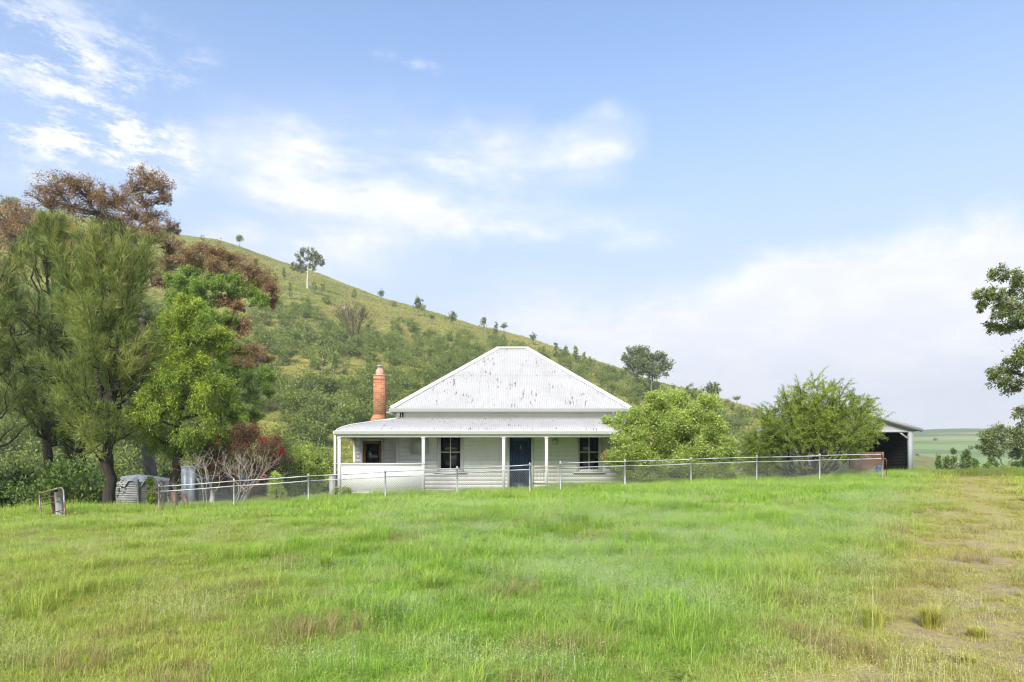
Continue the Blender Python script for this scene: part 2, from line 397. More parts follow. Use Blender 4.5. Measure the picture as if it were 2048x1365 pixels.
cp=Geo()
for p0,p1 in (((EX0,EY0,EZ),(RX0,RY,RZ)),((EX1,EY0,EZ),(RX1,RY,RZ)),((EX0,EY1,EZ),(RX0,RY,RZ)),((EX1,EY1,EZ),(RX1,RY,RZ)),((RX0-.05,RY,RZ),(RX1+.05,RY,RZ))):
    p0=np.array(p0,float);p1=np.array(p1,float); d=(p1-p0)/np.linalg.norm(p1-p0); s=np.cross(d,(0,0,1)); s/=np.linalg.norm(s); u=np.cross(s,d)
    prof=[(-.15,-.068),(-.15,-.055),(-.05,.0),(-.03,.035),(0,.045),(.03,.035),(.05,0),(.15,-.055),(.15,-.068)]
    G=np.array([[p+s*a+u*(b+.028) for a,b in prof] for p in (p0,p1)]); cp.grid(G)
part('ridge_cap',cp,M['white'],roof,True)
# walls: lapped boards with openings
def board_wall(g, x0,x1,z0,z1,y,openings=(),h=.17,axis='x',sgn=-1):
    z=z0
    while z<z1-.01:
        zt=min(z+h,z1); iv=[(x0,x1)]
        for (a,b,c,d) in openings:
            if c<(z+zt)/2<d:
                new=[]
                for (s,e) in iv:
                    if b<=s or a>=e: new.append((s,e)); continue
                    if a>s: new.append((s,a))
                    if b<e: new.append((b,e))
                iv=new
        for (s,e) in iv:
            pr=[(0,z),(.019,z),(.003,zt)]
            if axis=='x': G=np.array([[(u,y+sgn*o,zz) for o,zz in pr] for u in (s,e)])
            else: G=np.array([[(y+sgn*o,u,zz) for o,zz in pr] for u in (s,e)])
            g.grid(G, float(R.random()))
        z=zt
WX0,WX1=-4.87,4.80
OPL=(-3.17,-2.06,.98,2.95); OPR=(2.73,3.82,.98,2.95); OPD=(-.20,.92,.1,2.80); OPB=(-6.60,-5.58,.8,2.42)
wl=Geo(); board_wall(wl,WX0,WX1,.1,3.62,YW,(OPL,OPR,OPD))
wl.box((WX0,YW+.16,.1),(WX1,YW+.18,3.6))
for x,s in ((WX0,-1),(WX1,1)): board_wall(wl,YW,37.0,.0,3.62,x,(),axis='y',sgn=s)
board_wall(wl,WX0,WX1,0,3.62,37.0,(),sgn=1)
YB=29.75
board_wall(wl,-6.86,WX0,.0,2.95,YB,(OPB,)); wl.box((-6.84,YB+.16,0),(WX0-.03,YB+.18,2.9))
board_wall(wl,YB,35.5,.0,2.70,-6.86,(),axis='y',sgn=-1)
part('wall',wl,M['boards'],cot)
tr=Geo()   # corner boards, plate, top frieze
tr.box((-4.93,YW-.05,.1),(-4.80,YW-.002,3.22)); tr.box((4.78,YW-.05,.1),(4.9,YW-.002,3.60))
tr.box((-4.93,YW-.05,3.24),(-4.76,YW-.002,3.58))
tr.box((-6.92,YB-.045,.0),(-6.80,YB+.02,2.60))
tr.box((-4.90,YW-.06,3.50),(4.9,YW-.03,3.545))
tr.box((-5.35,YW-.02,3.5),(-4.95,37.1,3.53)); tr.box((-4.76,28.66,3.52),(4.9,YW-.07,3.54))
part('trim',tr,M['white'],cot)
sv=Geo(); sv.box((-4.78,YW-.07,3.30),(-4.58,YW-.035,3.50)); v_=part('vent',sv,M['white'],cot)
sv=Geo(); 
for i in range(2): sv.box((-4.76+i*.10,YW-.078,3.30),(-4.70+i*.10,YW-.071,3.48))
part('slot',sv,M['interior'],v_)
gt=Geo()
def gutter(g,p0,p1,out):
    p0=np.array(p0,float);p1=np.array(p1,float);o=np.array(out,float)
    prof=[(0,-.125),(.02,-.14),(.085,-.14),(.105,-.125),(.115,-.02),(.135,.0),(.13,.012),(.105,-.0),(.095,-.11),(0,-.11)]
    g.grid(np.array([[p+o*a+np.array([0,0,b]) for a,b in prof] for p in (p0,p1)]))
    for p in (p0,p1):
        V=[p+o*a+np.array([0,0,b]) for a,b in ((0,-.125),(.1,-.13),(.115,-.02),(0,-.0))]; g.add(V,[(0,1,2,3)])
gutter(gt,(EX0-.02,EY0+.06,EZ-.02),(EX1+.02,EY0+.06,EZ-.02),(0,-1,0)); gutter(gt,(EX0+.06,EY0,EZ-.02),(EX0+.06,EY1,EZ-.02),(-1,0,0)); gutter(gt,(EX1-.06,EY0,EZ-.02),(EX1-.06,EY1,EZ-.02),(1,0,0))
part('gutter',gt,M['gutter'],cot)
# bullnose verandah roof, wrapping the left corner by a hip
VX0,VX1=-7.02,5.15; prof=[(0,3.245),(.8,3.055),(1.3,2.93),(1.5,2.865),(1.68,2.78),(1.80,2.69),(1.87,2.60)]  # (outwards, z)
pd=np.array([a for a,b in prof])*(1.95/1.87); pz=np.array([b for a,b in prof])
vr=Geo()
def vfront(u,v):
    d=np.interp(v,np.linspace(0,1,len(pd)),pd)+0*u
    lim=np.where(u<WX0,np.clip((WX0-u)/(WX0-VX0),0,1)*1.95,0.0)
    dd=np.maximum(d,lim)
    return np.stack([u,YW-dd,np.interp(dd,pd,pz)],-1),np.array([0,-.35,.93])
corr_face(vr,VX0,VX1,vfront,rows=13)
def vside(u,v):   # left side, u runs along Y
    d=np.interp(v,np.linspace(0,1,len(pd)),pd)*1.0+0*u; lim=np.where(u<YW,np.clip((YW-u)/1.95,0,1)*1.95,0.0); dd=np.maximum(d,lim)
    return np.stack([WX0-dd*(WX0-VX0)/1.95,u,np.interp(dd,pd,pz)],-1),np.array([-.35,0,.93])
corr_face(vr,YF,35.6,vside,rows=13)
vrf=part('verandah_roof',vr,M['roof'],cot,True)
hc=Geo(); pts=[(WX0-d*(WX0-VX0)/1.95,YW-d,z+.02) for d,z in zip(pd,pz)]; hc.tube(pts,.03,6); part('ridge_cap',hc,M['white'],vrf,True)
vg=Geo(); gutter(vg,(VX0-.03,YF+.03,2.64),(VX1,YF+.03,2.64),(0,-1,0)); gutter(vg,(VX0+.03,YF,2.64),(VX0+.03,35.6,2.64),(-1,0,0))
part('gutter',vg,M['white'],vrf)
bm=Geo(); bm.box((-6.93,YF+.03,2.39),(5.12,YF+.13,2.55)); bm.box((-6.93,YF+.14,2.39),(-6.83,YB-.05,2.55)); part('beam',bm,M['white'],cot)
cl=Geo(); cl.box((-6.82,YF+.14,2.60),(4.75,YW-.07,2.62)); cl.box((-6.82,YW-.06,2.60),(-4.95,YB-.06,2.62)); part('ceiling',cl,M['white'],cot)
fl=Geo(); fl.box((-6.95,YF+.02,.06),(5.12,YW-.03,FL)); fl.box((-6.90,YW-.03,.06),(-4.94,YB-.05,FL-.003)); part('floor',fl,M['boards'],cot)
for x in (-6.86,-3.52,-.33,1.37,4.95):
    p=Geo(); p.box((x-.06,YF+.025,.1 if x>-6 else -.15),(x+.06,YF+.135,2.39))
    p.box((x-.075,YF+.012,2.33),(x+.075,YF+.15,2.388)); part('verandah_post',p,M['white'],cot)
bl=Geo(); bl.box((-6.78,YF+.05,.14),(-3.46,YF+.09,1.32)); bl.box((-6.80,YF+.01,1.32),(-3.44,YF+.14,1.37)); bl.box((-6.80,YF+.03,1.26),(-3.46,YF+.05,1.32))
bl.box((-6.79,YF+.06,-.25),(-3.47,YF+.10,.11)); bl.box((-6.90,YF+.15,.14),(-6.86,YB-.06,1.32)); bl.box((-6.95,YF+.14,1.32),(-6.82,YB-.06,1.37))
part('balustrade',bl,M['white'],cot)
dp=Geo(); dp.box((-7.06,YF-.02,-.35),(-6.98,YF+.07,2.5)); dp.box((-7.07,YF-.03,1.33),(-6.93,YF+.08,1.36)); part('downpipe',dp,M['white'],cot)
st=Geo(); st.box((-.9,YF-.35,-.1),(1.3,YF+.015,.14)); part('step',st,M['timber'],cot)
def window(x0,x1,z0,z1,y,wood=None,grid=True,sill=True):
    f=Geo(); w=.10; fm=M['white']
    f.box((x0-.0,y-.055,z0),(x0+w,y+.03,z1)); f.box((x1-w,y-.055,z0),(x1,y+.03,z1)); f.box((x0+w,y-.055,z1-w),(x1-w,y+.03,z1)); f.box((x0+w,y-.055,z0),(x1-w,y+.03,z0+.07))
    wn=part('window',f,fm,cot)
    a,b,c,d=x0+w,x1-w,z0+.07,z1-w
    s=Geo(); k=.045 if not wood else .12
    s.box((a,y+.0,c),(a+k,y+.045,d)); s.box((b-k,y+.0,c),(b,y+.045,d)); s.box((a+k,y,c),(b-k,y+.045,c+k)); s.box((a+k,y,d-k),(b-k,y+.045,d))
    if grid:
        s.box(((a+b)/2-.02,y+.005,c+k),((a+b)/2+.02,y+.04,d-k)); s.box((a+k,y-.004,(c+d)/2-.15),((a+b)/2-.02,y+.045,(c+d)/2-.11)); s.box(((a+b)/2+.02,y-.004,(c+d)/2-.15),(b-k,y+.045,(c+d)/2-.11))
    part('sash',s,M['brown_frame'] if wood else fm,wn)
    q=Geo(); q.box((a+.01,y+.05,c+.01),(b-.01,y+.058,d-.01)); part('glass',q,M['glass'],wn)
    if sill:
        q=Geo(); q.box((x0-.14,y-.14,z0-.05),(x1+.14,y-.02,z0-.005)); part('sill',q,fm,wn)
    return wn
window(*OPL,YW); window(*OPR,YW)
window(OPB[0],OPB[1],OPB[2],OPB[3],YB,wood=True,grid=False,sill=False)['label']='brown timber framed window behind the verandah balustrade'
# front door
df=Geo(); df.box((-.20,YW-.055,FL),(-.10,YW+.08,2.80)); df.box((.82,YW-.055,FL),(.92,YW+.08,2.80)); df.box((-.10,YW-.055,2.50),(.82,YW+.08,2.80)); df.box((-.10,YW-.08,FL),(.82,YW+.08,FL+.04))
dd=Geo(); dd.box((-.095,YW+.03,FL+.045),(.815,YW+.06,2.495))
dd.box((-.095,YW+.015,FL+.045),(.02,YW+.03,2.495)); dd.box((.70,YW+.015,FL+.045),(.815,YW+.03,2.495))
for z0,z1 in ((FL+.045,.50),(1.05,1.2),(2.30,2.495)): dd.box((.02,YW+.016,z0),(.70,YW+.03,z1))
for i in range(5): dd.box((.03+i*.135,YW+.022,.50),(.03+i*.135+.118,YW+.03,2.30))
door=part('door',dd,M['door'],cot); part('frame',df,M['white'],door)
hk=Geo(); hk.tube([(.76,YW+.015,1.2),(.76,YW-.04,1.2)],[.018,.026],8); part('handle',hk,M['cowl'],door)
hk=Geo(); hk.box((.345,YW-.004,1.98),(.385,YW+.021,2.13)); hk.tube([(.365+.035*math.cos(a),YW-.015,1.985+.05*math.sin(a)) for a in np.linspace(0,2*np.pi,13)],.009,6); part('knocker',hk,M['rock'],door)
mb=Geo(); mb.box((-4.28,YW-.20,1.75),(-3.55,YW-.03,2.56)); mb.box((-4.24,YW-.212,1.79),(-3.59,YW-.201,2.52)); part('meter_box',mb,M['gutter'],cot)
lt=Geo(); lt.lathe((0,0,0),[(.0,.09),(.05,.085),(.10,.06),(.125,.0),(.14,.0),(.14,-.03),(0.,-.03)],20)
V=np.concatenate(lt.V); lt.V=[np.stack([V[:,0]+1.83,YW-.06-V[:,2],V[:,1]+2.27],-1)]
part('wall_light',lt,M['gutter'],cot,True)
# chimney
CXx,CY=-6.0,31.0
ch=Geo()
prof=[(.46,1.9),(.46,2.75),(.42,3.22),(.36,3.33),(.30,3.50)]
for (w0,z0),(w1,z1) in zip([(.50,1.9),(.46,3.0),(.35,3.36)],[(.46,3.0),(.35,3.36),(.25,3.52)]):
    x0a,x0b=CXx-w0,CXx+.25; x1a,x1b=CXx-w1,CXx+.25; y=.25
    V=[(x0a,CY-y,z0),(x0b,CY-y,z0),(x0b,CY+y,z0),(x0a,CY+y,z0),(x1a,CY-y,z1),(x1b,CY-y,z1),(x1b,CY+y,z1),(x1a,CY+y,z1)]
    ch.add(V,[(0,1,5,4),(1,2,6,5),(2,3,7,6),(3,0,4,7)])
ch.box((CXx-.25,CY-.25,3.52),(CXx+.25,CY+.25,5.28)); 
ch.box((CXx-.262,CY-.262,5.10),(CXx+.262,CY+.262,5.19))
chim=part('chimney',ch,M['brick'],roof)
c2=Geo(); c2.box((CXx-.30,CY-.30,5.281),(CXx+.30,CY+.30,5.325)); part('cap',c2,M['rock'],chim) if False else None
for gname,gg,mm in (('chimney_pot',None,M['terracotta']),('cowl',None,M['cowl'])):
    q=Geo()
    if gname=='chimney_pot':
        q.box((CXx-.275,CY-.275,5.282),(CXx+.275,CY+.275,5.325)); q.lathe((CXx,CY,5.32),[(.175,0),(.19,.10),(.185,.2),(.15,.26),(.12,.30),(.12,.36)],20)
    else: q.lathe((CXx,CY,5.66),[(.12,-.02),(.125,.05),(.17,.05),(.17,.07),(.10,.11),(.0,.14)],20)
    if gname=='chimney_pot': pass
    o=bpy.data.objects.new(gname,mesh_of(gname,q,rootloc(chim),True,mm)); COL.objects.link(o); o.parent=cot

# ================================================================== fences
def fence_run(name,label,pts,tops,mid,mesh_on=True,end=None):
    """pts: list of (x,y,zbase), tops z"""
    root=thing(name,(pts[0][0],pts[0][1],pts[0][2]),label,'fence')
    for i,((x,y,z),t) in enumerate(zip(pts,tops)):
        p=Geo(); ln=R.normal(0,.012)
        p.tube([(x,y,z-.2),(x+ln,y,t-.02)],.030,8); p.tube([(x+ln,y,t-.03),(x+ln,y,t),(x+ln,y,t+.03)],[.036,.036,.012],8)
        p.tube([(x+ln-.04,y,t-.06),(x+ln+.04,y,t-.06)],.030,8)
        o=part('post',p,M['galv'],root,True)
        if end is not None and i in end: o.data.materials[0]=M['rustpipe']
    for nm,dz in (('top_rail',-.06),('lower_rail',-.06-mid)):
        r=Geo()
        for a in range(len(pts)-1):
            (x0,y0,_),(x1,y1,_)=pts[a],pts[a+1]; k=np.linspace(0,1,5)[:,None]
            A=np.array([x0,y0,tops[a]+dz]);B=np.array([x1,y1,tops[a+1]+dz]); path=A+(B-A)*k; path[:,2]-= .012*np.sin(k[:,0]*np.pi)*R.uniform(-1,1.5)
            r.tube(path,.021,6)
        part(nm,r,M['galv'],root,True)
    w=Geo(); 
    for a in range(len(pts)-1):
        A=np.array(pts[a]);B=np.array(pts[a+1]); L=np.linalg.norm((B-A)[:2]); d=(B-A)[:2]/L
        t0,t1=tops[a]-.06-mid,tops[a+1]-.06-mid; hz=(t0-A[2]+.0); H=max(.3,(t0-A[2]+t1-B[2])/2-.02)
        def pt(s,h): k=s/L; zb=t0+(t1-t0)*k-H; return np.array([A[0]+d[0]*s,A[1]+d[1]*s+.0,zb+h])
        step=.085
        for sg in (1,-1):
            for s0 in np.arange(-H,L+H,step):
                sa,ha,sb,hb=(s0,0,s0+sg*H,H)
                # clip to 0..L
                if sb==sa: continue
                k0,k1=0.,1.
                for bound in (0.,L):
                    k=(bound-sa)/(sb-sa)
                    if (sa-bound)*(1 if bound==0 else -1)<0: k0=max(k0,k)
                    if (sb-bound)*(1 if bound==0 else -1)<0: k1=min(k1,k)
                if k1-k0<.03: continue
                p0=pt(sa+(sb-sa)*k0,H*k0); p1=pt(sa+(sb-sa)*k1,H*k1)
                off=np.array([0,.002*sg,0]); w.tube([p0+off,p1+off],.0036,3,cap=False)
        w.tube([pt(0,H*.5)+[0,.01,0],pt(L,H*.5)+[0,.01,0]],.003,3,cap=False); w.tube([pt(0,.02),pt(L,.02)],.003,3,cap=False)
    part('mesh',w,M['wire'],root)
    return root
def fy(px): return float(np.interp(px,[318,1060,1121,1764],[23.0,24.9,25.0,27.4]))
def fpost(px,tpy):
    y=fy(px); p=P(px,tpy,y); return (p[0],p[1],gz(p[0],y)),p[2]
Lp=[fpost(px,py) for px,py in ((318,970),(468,959),(617,949),(771,941),(914,934),(1060,927))]
fence_run('chain_link_fence','pale pipe and chain link fence left of the little gate, running downhill',[a for a,b in Lp],[b for a,b in Lp],.17,end=(0,))
Rp=[fpost(px,py) for px,py in ((1121,924),(1250,920),(1382,916),(1513,912),(1639,909),(1764,906))]
rfn=fence_run('chain_link_fence','pale pipe and chain link fence right of the little gate, ending at the open shed',[a for a,b in Rp],[b for a,b in Rp],.17,end=(5,))
(x,y,z),t=Rp[-1]; b=Geo(); b.tube([(x-.75,y,z+.15),(x-.04,y,t-.35)],.02,6); b.tube([(x,y-.03,t-.22),(x+.12,y-.03,t-.24),(x+.17,y-.03,t-.32),(x+.16,y-.03,z+.2)],.024,6); part('brace',b,M['rustpipe'],rfn,True)
# garden gate
gx0=Lp[-1][0][0]+.07; gx1=Rp[0][0][0]-.07; gy=24.95; gzb=gz((gx0+gx1)/2,gy)+.08; gt_=P(1090,934,gy)[2]
gg=thing('garden_gate',((gx0+gx1)/2,gy,gzb-.08),'small rusty woven wire gate with rounded top in front of the cottage','gate')
def rrect(x0,x1,z0,z1,r,y,closed=True):
    pts=[]
    for cx,cz,a0 in ((x1-r,z1-r,0),(x0+r,z1-r,90)):
        for a in np.radians(np.linspace(a0,a0+90,6)): pts.append((cx+r*math.cos(a),y,cz+r*math.sin(a)))
    return [(x1,y,z0)]+pts+[(x0,y,z0)]+([(x1,y,z0)] if closed else [])
fr_=Geo(); fr_.tube(rrect(gx0,gx1,gzb,gt_-.0,.12,gy),.017,6); fr_.tube(rrect(gx0+.07,gx1-.07,gzb+.33,gt_-.14,.03,gy),.009,6); fr_.tube([(gx0,gy,gzb+.36),(gx1,gy,gzb+.36)],.014,6)
part('frame',fr_,M['rustpipe'],gg,True)
sc=Geo(); mx=(gx0+gx1)/2
for i in range(7):
    cx=gx0+.13+i*(gx1-gx0-.26)/6; sc.tube(rrect(cx-.05,cx+.05,gzb+.36,gt_-.22+.05*(i%2),.045,gy,False),.006,5,cap=False)
for s in (-1,1): sc.tube([(mx+s*(.03+.11*math.sin(a)*.9+.05*a/6),gy,gt_+.02+.045*math.cos(a)-.05) for a in np.linspace(0,6,14)],.007,5)
part('scroll_wire',sc,M['rustpipe'],gg,True)
lw=Geo()
for i in range(14): 
    for sg in (1,-1):
        a=gx0+(gx1-gx0)*i/13; b=a+sg*.33
        k=1.0
        if b>gx1: k=(gx1-a)/.33
        if b<gx0: k=(a-gx0)/.33
        if k>.1: lw.tube([(a,gy+.004*sg,gzb+.01),(a+sg*.33*k,gy+.004*sg,gzb+.01+.34*k)],.003,3,cap=False)
part('mesh',lw,M['wire'],gg)
# short back-yard fence by the shed
bp=[]
for px,tp in ((1420,950),(1483,938),(1555,934),(1640,930)):
    p=P(px,tp,35.); bp.append(((p[0],35.,gz(p[0],35.)-.05),p[2]))
fence_run('yard_fence','low pale pipe fence with rusty mesh in the yard behind the bottlebrush',[a for a,b in bp],[b for a,b in bp],.12)

# ================================================================== shed
SY=34.0; SB=37.6
def sx(px,Y=SY): return (px-CX)/F*Y
xL,xR,xA=sx(1580),sx(1822),sx(1700); xr2=sx(1838); ez=P(0,860,SY)[2]; az_=ez+(xr2-xA)*.31; zg=gz(17,34)
shed=thing('shed',(xA,SY+2.8,zg),'open fronted farm shed with grey gable and corrugated iron walls','shed')
r=Geo(); xl2=xA-(xr2-xA)
for (xa,xb) in ((xl2,xA),(xr2,xA)):
    def fn(u,v,xa=xa,xb=xb):
        return np.stack([np.full_like(u,xa+(xb-xa)*v),u,np.full_like(u,ez+(az_-ez)*v)+.05],-1),np.array([0,0,1.])
    corr_face(r,SY-.25,SB+.2,fn,per=4)
part('roof',r,M['tank'],shed,True)
b=Geo()
for s in (xl2,xr2): b.obox((s,SY-.27,ez-.04),(xA,SY-.27,az_-.04),.03,.17)
b.box((xr2-.02,SY-.25,ez-.06),(xr2+.09,SB+.2,ez+.04))
part('bargeboard',b,M['grey_paint'],shed)
b=Geo(); n=40
xs=np.linspace(xl2+.25,xr2-.25,n); G=np.array([[ (x,SY-.02,ez-.1),(x,SY-.02,ez+(az_-ez)*(1-abs(x-xA)/(xr2-xA))-.02)] for x in xs]); b.grid(G); part('gable',b,M['grey_paint'],shed)
b=Geo(); b.box((xL-.2,SY-.06,ez-.13),(xR,SY-.024,ez-.04)); part('beam',b,M['white'],shed)
for x in (sx(1692),xR-.05):
    b=Geo(); b.box((x-.10,SY-.10,zg-.3),(x+.10,SY+.10,ez-.06)); b.box((x-.13,SY-.14,zg-.3),(x+.13,SY-.105,zg+.15)) if False else None; part('post',b,M['grey_paint'],shed)
b=Geo(); b.obox((xR-.15,SY,ez-.45),(xR-.6,SY,ez-.10),.06,.08); part('brace',b,M['timber'],shed)
w=Geo(); board_wall(w,xL,sx(1692)-.1,zg-.3,ez-.13,SY,()); board_wall(w,SY,SB,zg-.3,ez,xL,(),axis='y'); part('wall',w,M['shedboards'],shed)
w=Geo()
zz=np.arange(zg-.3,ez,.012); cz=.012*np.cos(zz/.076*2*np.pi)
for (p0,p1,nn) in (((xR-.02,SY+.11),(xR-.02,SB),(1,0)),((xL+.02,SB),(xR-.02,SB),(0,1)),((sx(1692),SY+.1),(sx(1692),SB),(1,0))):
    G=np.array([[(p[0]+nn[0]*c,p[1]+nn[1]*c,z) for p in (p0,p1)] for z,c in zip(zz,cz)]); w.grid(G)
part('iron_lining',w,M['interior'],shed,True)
b=Geo(); zz=np.linspace(zg-.2,zg+1.15,3); us=np.arange(sx(1694),sx(1762),.0127); G=np.array([[(u,SY-.3+.012*math.cos(u/.076*2*math.pi),z) for z in zz] for u in us]); b.grid(G)
solo('rusty_sheet',b,M['rusty'],(sx(1728),SY-.3,zg),label='rusty corrugated iron sheet standing across the shed opening',cat='iron sheet')
g=Geo(); p=P(1757,950,32.5); p[2]=gz(p[0],32.5); g.lathe(p,[(0,0),(.11,0),(.12,.15),(.125,.16),(.12,.18),(.12,.40),(.125,.41),(.12,.43),(.08,.5),(0,.5)],16)
solo('drum',g,M['blue'],p,True,label='small blue plastic drum behind the last post of the fence',cat='drum')

# ================================================================== tanks, sheets, gate on the left
def tank(px,Y,rad,ztop,zbot,label,group='corrugated water tanks'):
    c=P(px,HY,Y); c[2]=zbot; root=thing('water_tank',c,label,'water tank',group)
    g=Geo(); zs=np.arange(0,ztop-zbot,.0127); g.lathe(c,[(rad+.011*math.cos(z/.076*2*math.pi),z) for z in zs]+[(rad-.02,ztop-zbot)],40); part('body',g,M['tank'],root,True)
    g=Geo(); k=56; an=np.arange(k+1)/k*2*np.pi; H=ztop-zbot
    zig=np.where(np.arange(k+1)%4<2,.0,-.24)
    G=np.array([[ (c[0]+r*math.cos(a),c[1]+r*math.sin(a),c[2]+H+zz+(z_ if r>rad*.9 else 0)) for (r,zz) in ((rad+.07,.03),(rad*.92,.10),(rad*.4,.22),(.02,.28))] for a,z_ in zip(an,zig)]); g.grid(G); part('roof',g,M['tankroof'],root)
    g=Geo(); a=math.radians(-62); x,y=c[0]+(rad+.06)*math.cos(a),c[1]+(rad+.06)*math.sin(a); g.tube([(x,y,zbot),(x,y,ztop+.1)],.045,8); part('pipe',g,M['galv'],root,True)
tank(277,30.5,1.32,P(0,962,30.5)[2],gz(-16.6,30.5)-.3,'round corrugated iron water tank with scalloped pale roof behind the dark trunk')
tank(470,33.,1.6,P(0,958,33)[2],gz(-13,33)-.4,'corrugated iron water tank half hidden behind the red flowering shrub')
g=Geo(); Ys_=27.; p=P(378,933,Ys_); b0=gz(p[0],Ys_)
g.box((p[0]-.25,Ys_-.12,b0-.1),(p[0]-.0,Ys_+.12,p[2])); g.box((p[0]+.005,Ys_-.12,b0-.1),(p[0]+.26,Ys_+.12,p[2]+.012)); g.box((p[0]-.27,Ys_-.14,p[2]-.06),(p[0]+.28,Ys_-.121,p[2]-.02))
solo('metal_cabinet',g,M['bluegalv'],(p[0],Ys_,b0),label='upright blue grey sheet metal cabinet behind the fence',cat='cabinet')
for px,py,w,lab,ln in ((349,984,.20,'rust stained upright iron post left of the metal cabinet',.03),(372,988,.17,'leaning orange rusty iron post in front of the metal cabinet',.10),(326,982,.13,'dark weathered timber stump post beside the fence end',-.02)):
    Yq=24.6; p=P(px,py,Yq); b0=gz(p[0],Yq)-.1; g=Geo(); g.obox((p[0]+ln,Yq,b0),(p[0]-ln,Yq,p[2]),w,.06,up=(0,1,0))
    solo('old_post',g,M['rusty'] if 'iron' in lab else M['timber_dark'],(p[0],Yq,b0),label=lab,cat='post')
p=P(665,952,26.); g=Geo(); b0=gz(p[0],26)-.1; g.box((p[0]-.11,25.9,b0),(p[0]+.11,26.1,p[2])); g.box((p[0]-.10,25.88,p[2]),(p[0]+.10,26.08,p[2]+.03))
solo('gate_post',g,M['timber'],(p[0],26,b0),label='square grey timber post beside the cottage corner',cat='post')
p=P(609,985,25.6); g=Geo(); b0=gz(p[0],25.6)-.1; g.tube([(p[0],25.6,b0),(p[0],25.6,p[2])],.03,6); solo('stake',g,M['galv'],(p[0],25.6,b0),label='short metal stake behind the chain link fence',cat='stake')
# farm gate leaning by its posts
Yg_=21.6
def q(px,py,Y=Yg_): return P(px,py,Y)
gate=thing('farm_gate',q(100,1040),'rusty pipe farm gate standing open against a grey post','gate')
g=Geo(); g.tube([q(82,1036,22.2),q(79,990,22.2),q(80,987,22.2),q(84,986,22.1),q(120,976,21.5),q(124,976.5,21.45),q(127,981,21.4),q(131,1038,21.3)],.026,8); part('frame',g,M['rustpipe'],gate,True)
g=Geo(); g.tube([q(102,984,21.9),q(106,1040,21.9)],.024,6); 
for y0,y1 in ((998,993),(1012,1004),(1031,1024)): g.tube([q(80,y0,22.2),q(128,y1-4,21.4)],.014,6)
part('bar',g,M['rusty'],gate,True)
g=Geo(); a=q(116,984,21.75); b=q(122,1042,21.75); g.tube([b,(a+b)/2+[.01,0,0],a],[.13,.125,.115],8); solo('gate_post',g,M['timber'],b,True,label='weathered grey round timber post leaning beside the open farm gate',cat='post')
g=Geo(); a=q(109,979,22.1); b=q(112,1038,22.1); g.tube([b,a],[.10,.09],8); solo('gate_post',g,M['timber_dark'],b,True,label='dark timber post close behind the grey farm gate post',cat='post')

# ================================================================== vegetation
UP=np.array([0,0,1.])
def unit(v): return v/(np.linalg.norm(v,axis=-1,keepdims=True)+1e-9)
def curve(p0,p1,n=7,arch=0.,wob=.04):
    p0=np.array(p0,float);p1=np.array(p1,float); k=np.linspace(0,1,n)[:,None]; L=np.linalg.norm(p1-p0)
    pts=p0+(p1-p0)*k; pts[:,2]+=arch*L*np.sin(k[:,0]*np.pi); w=R.normal(0,wob*L,(n,3)); w[0]=0;w[-1]=0; w[:,2]*=.5
    return pts+w
def blob(n,rad,sub,shell=.55):
    """n leaf points in an ellipsoid made of `sub` uneven clumps"""
    c=unit(R.normal(size=(sub,3)))*(R.uniform(shell,1,(sub,1)))*rad
    w=R.uniform(.4,1.6,sub); w/=w.sum(); i=R.choice(sub,n,p=w); s=R.uniform(.7,1.3,sub)
    sp=(np.mean(rad)*.9/ sub**.42)
    return c[i]+R.normal(size=(n,3))*sp*s[i,None]*.62, i, c
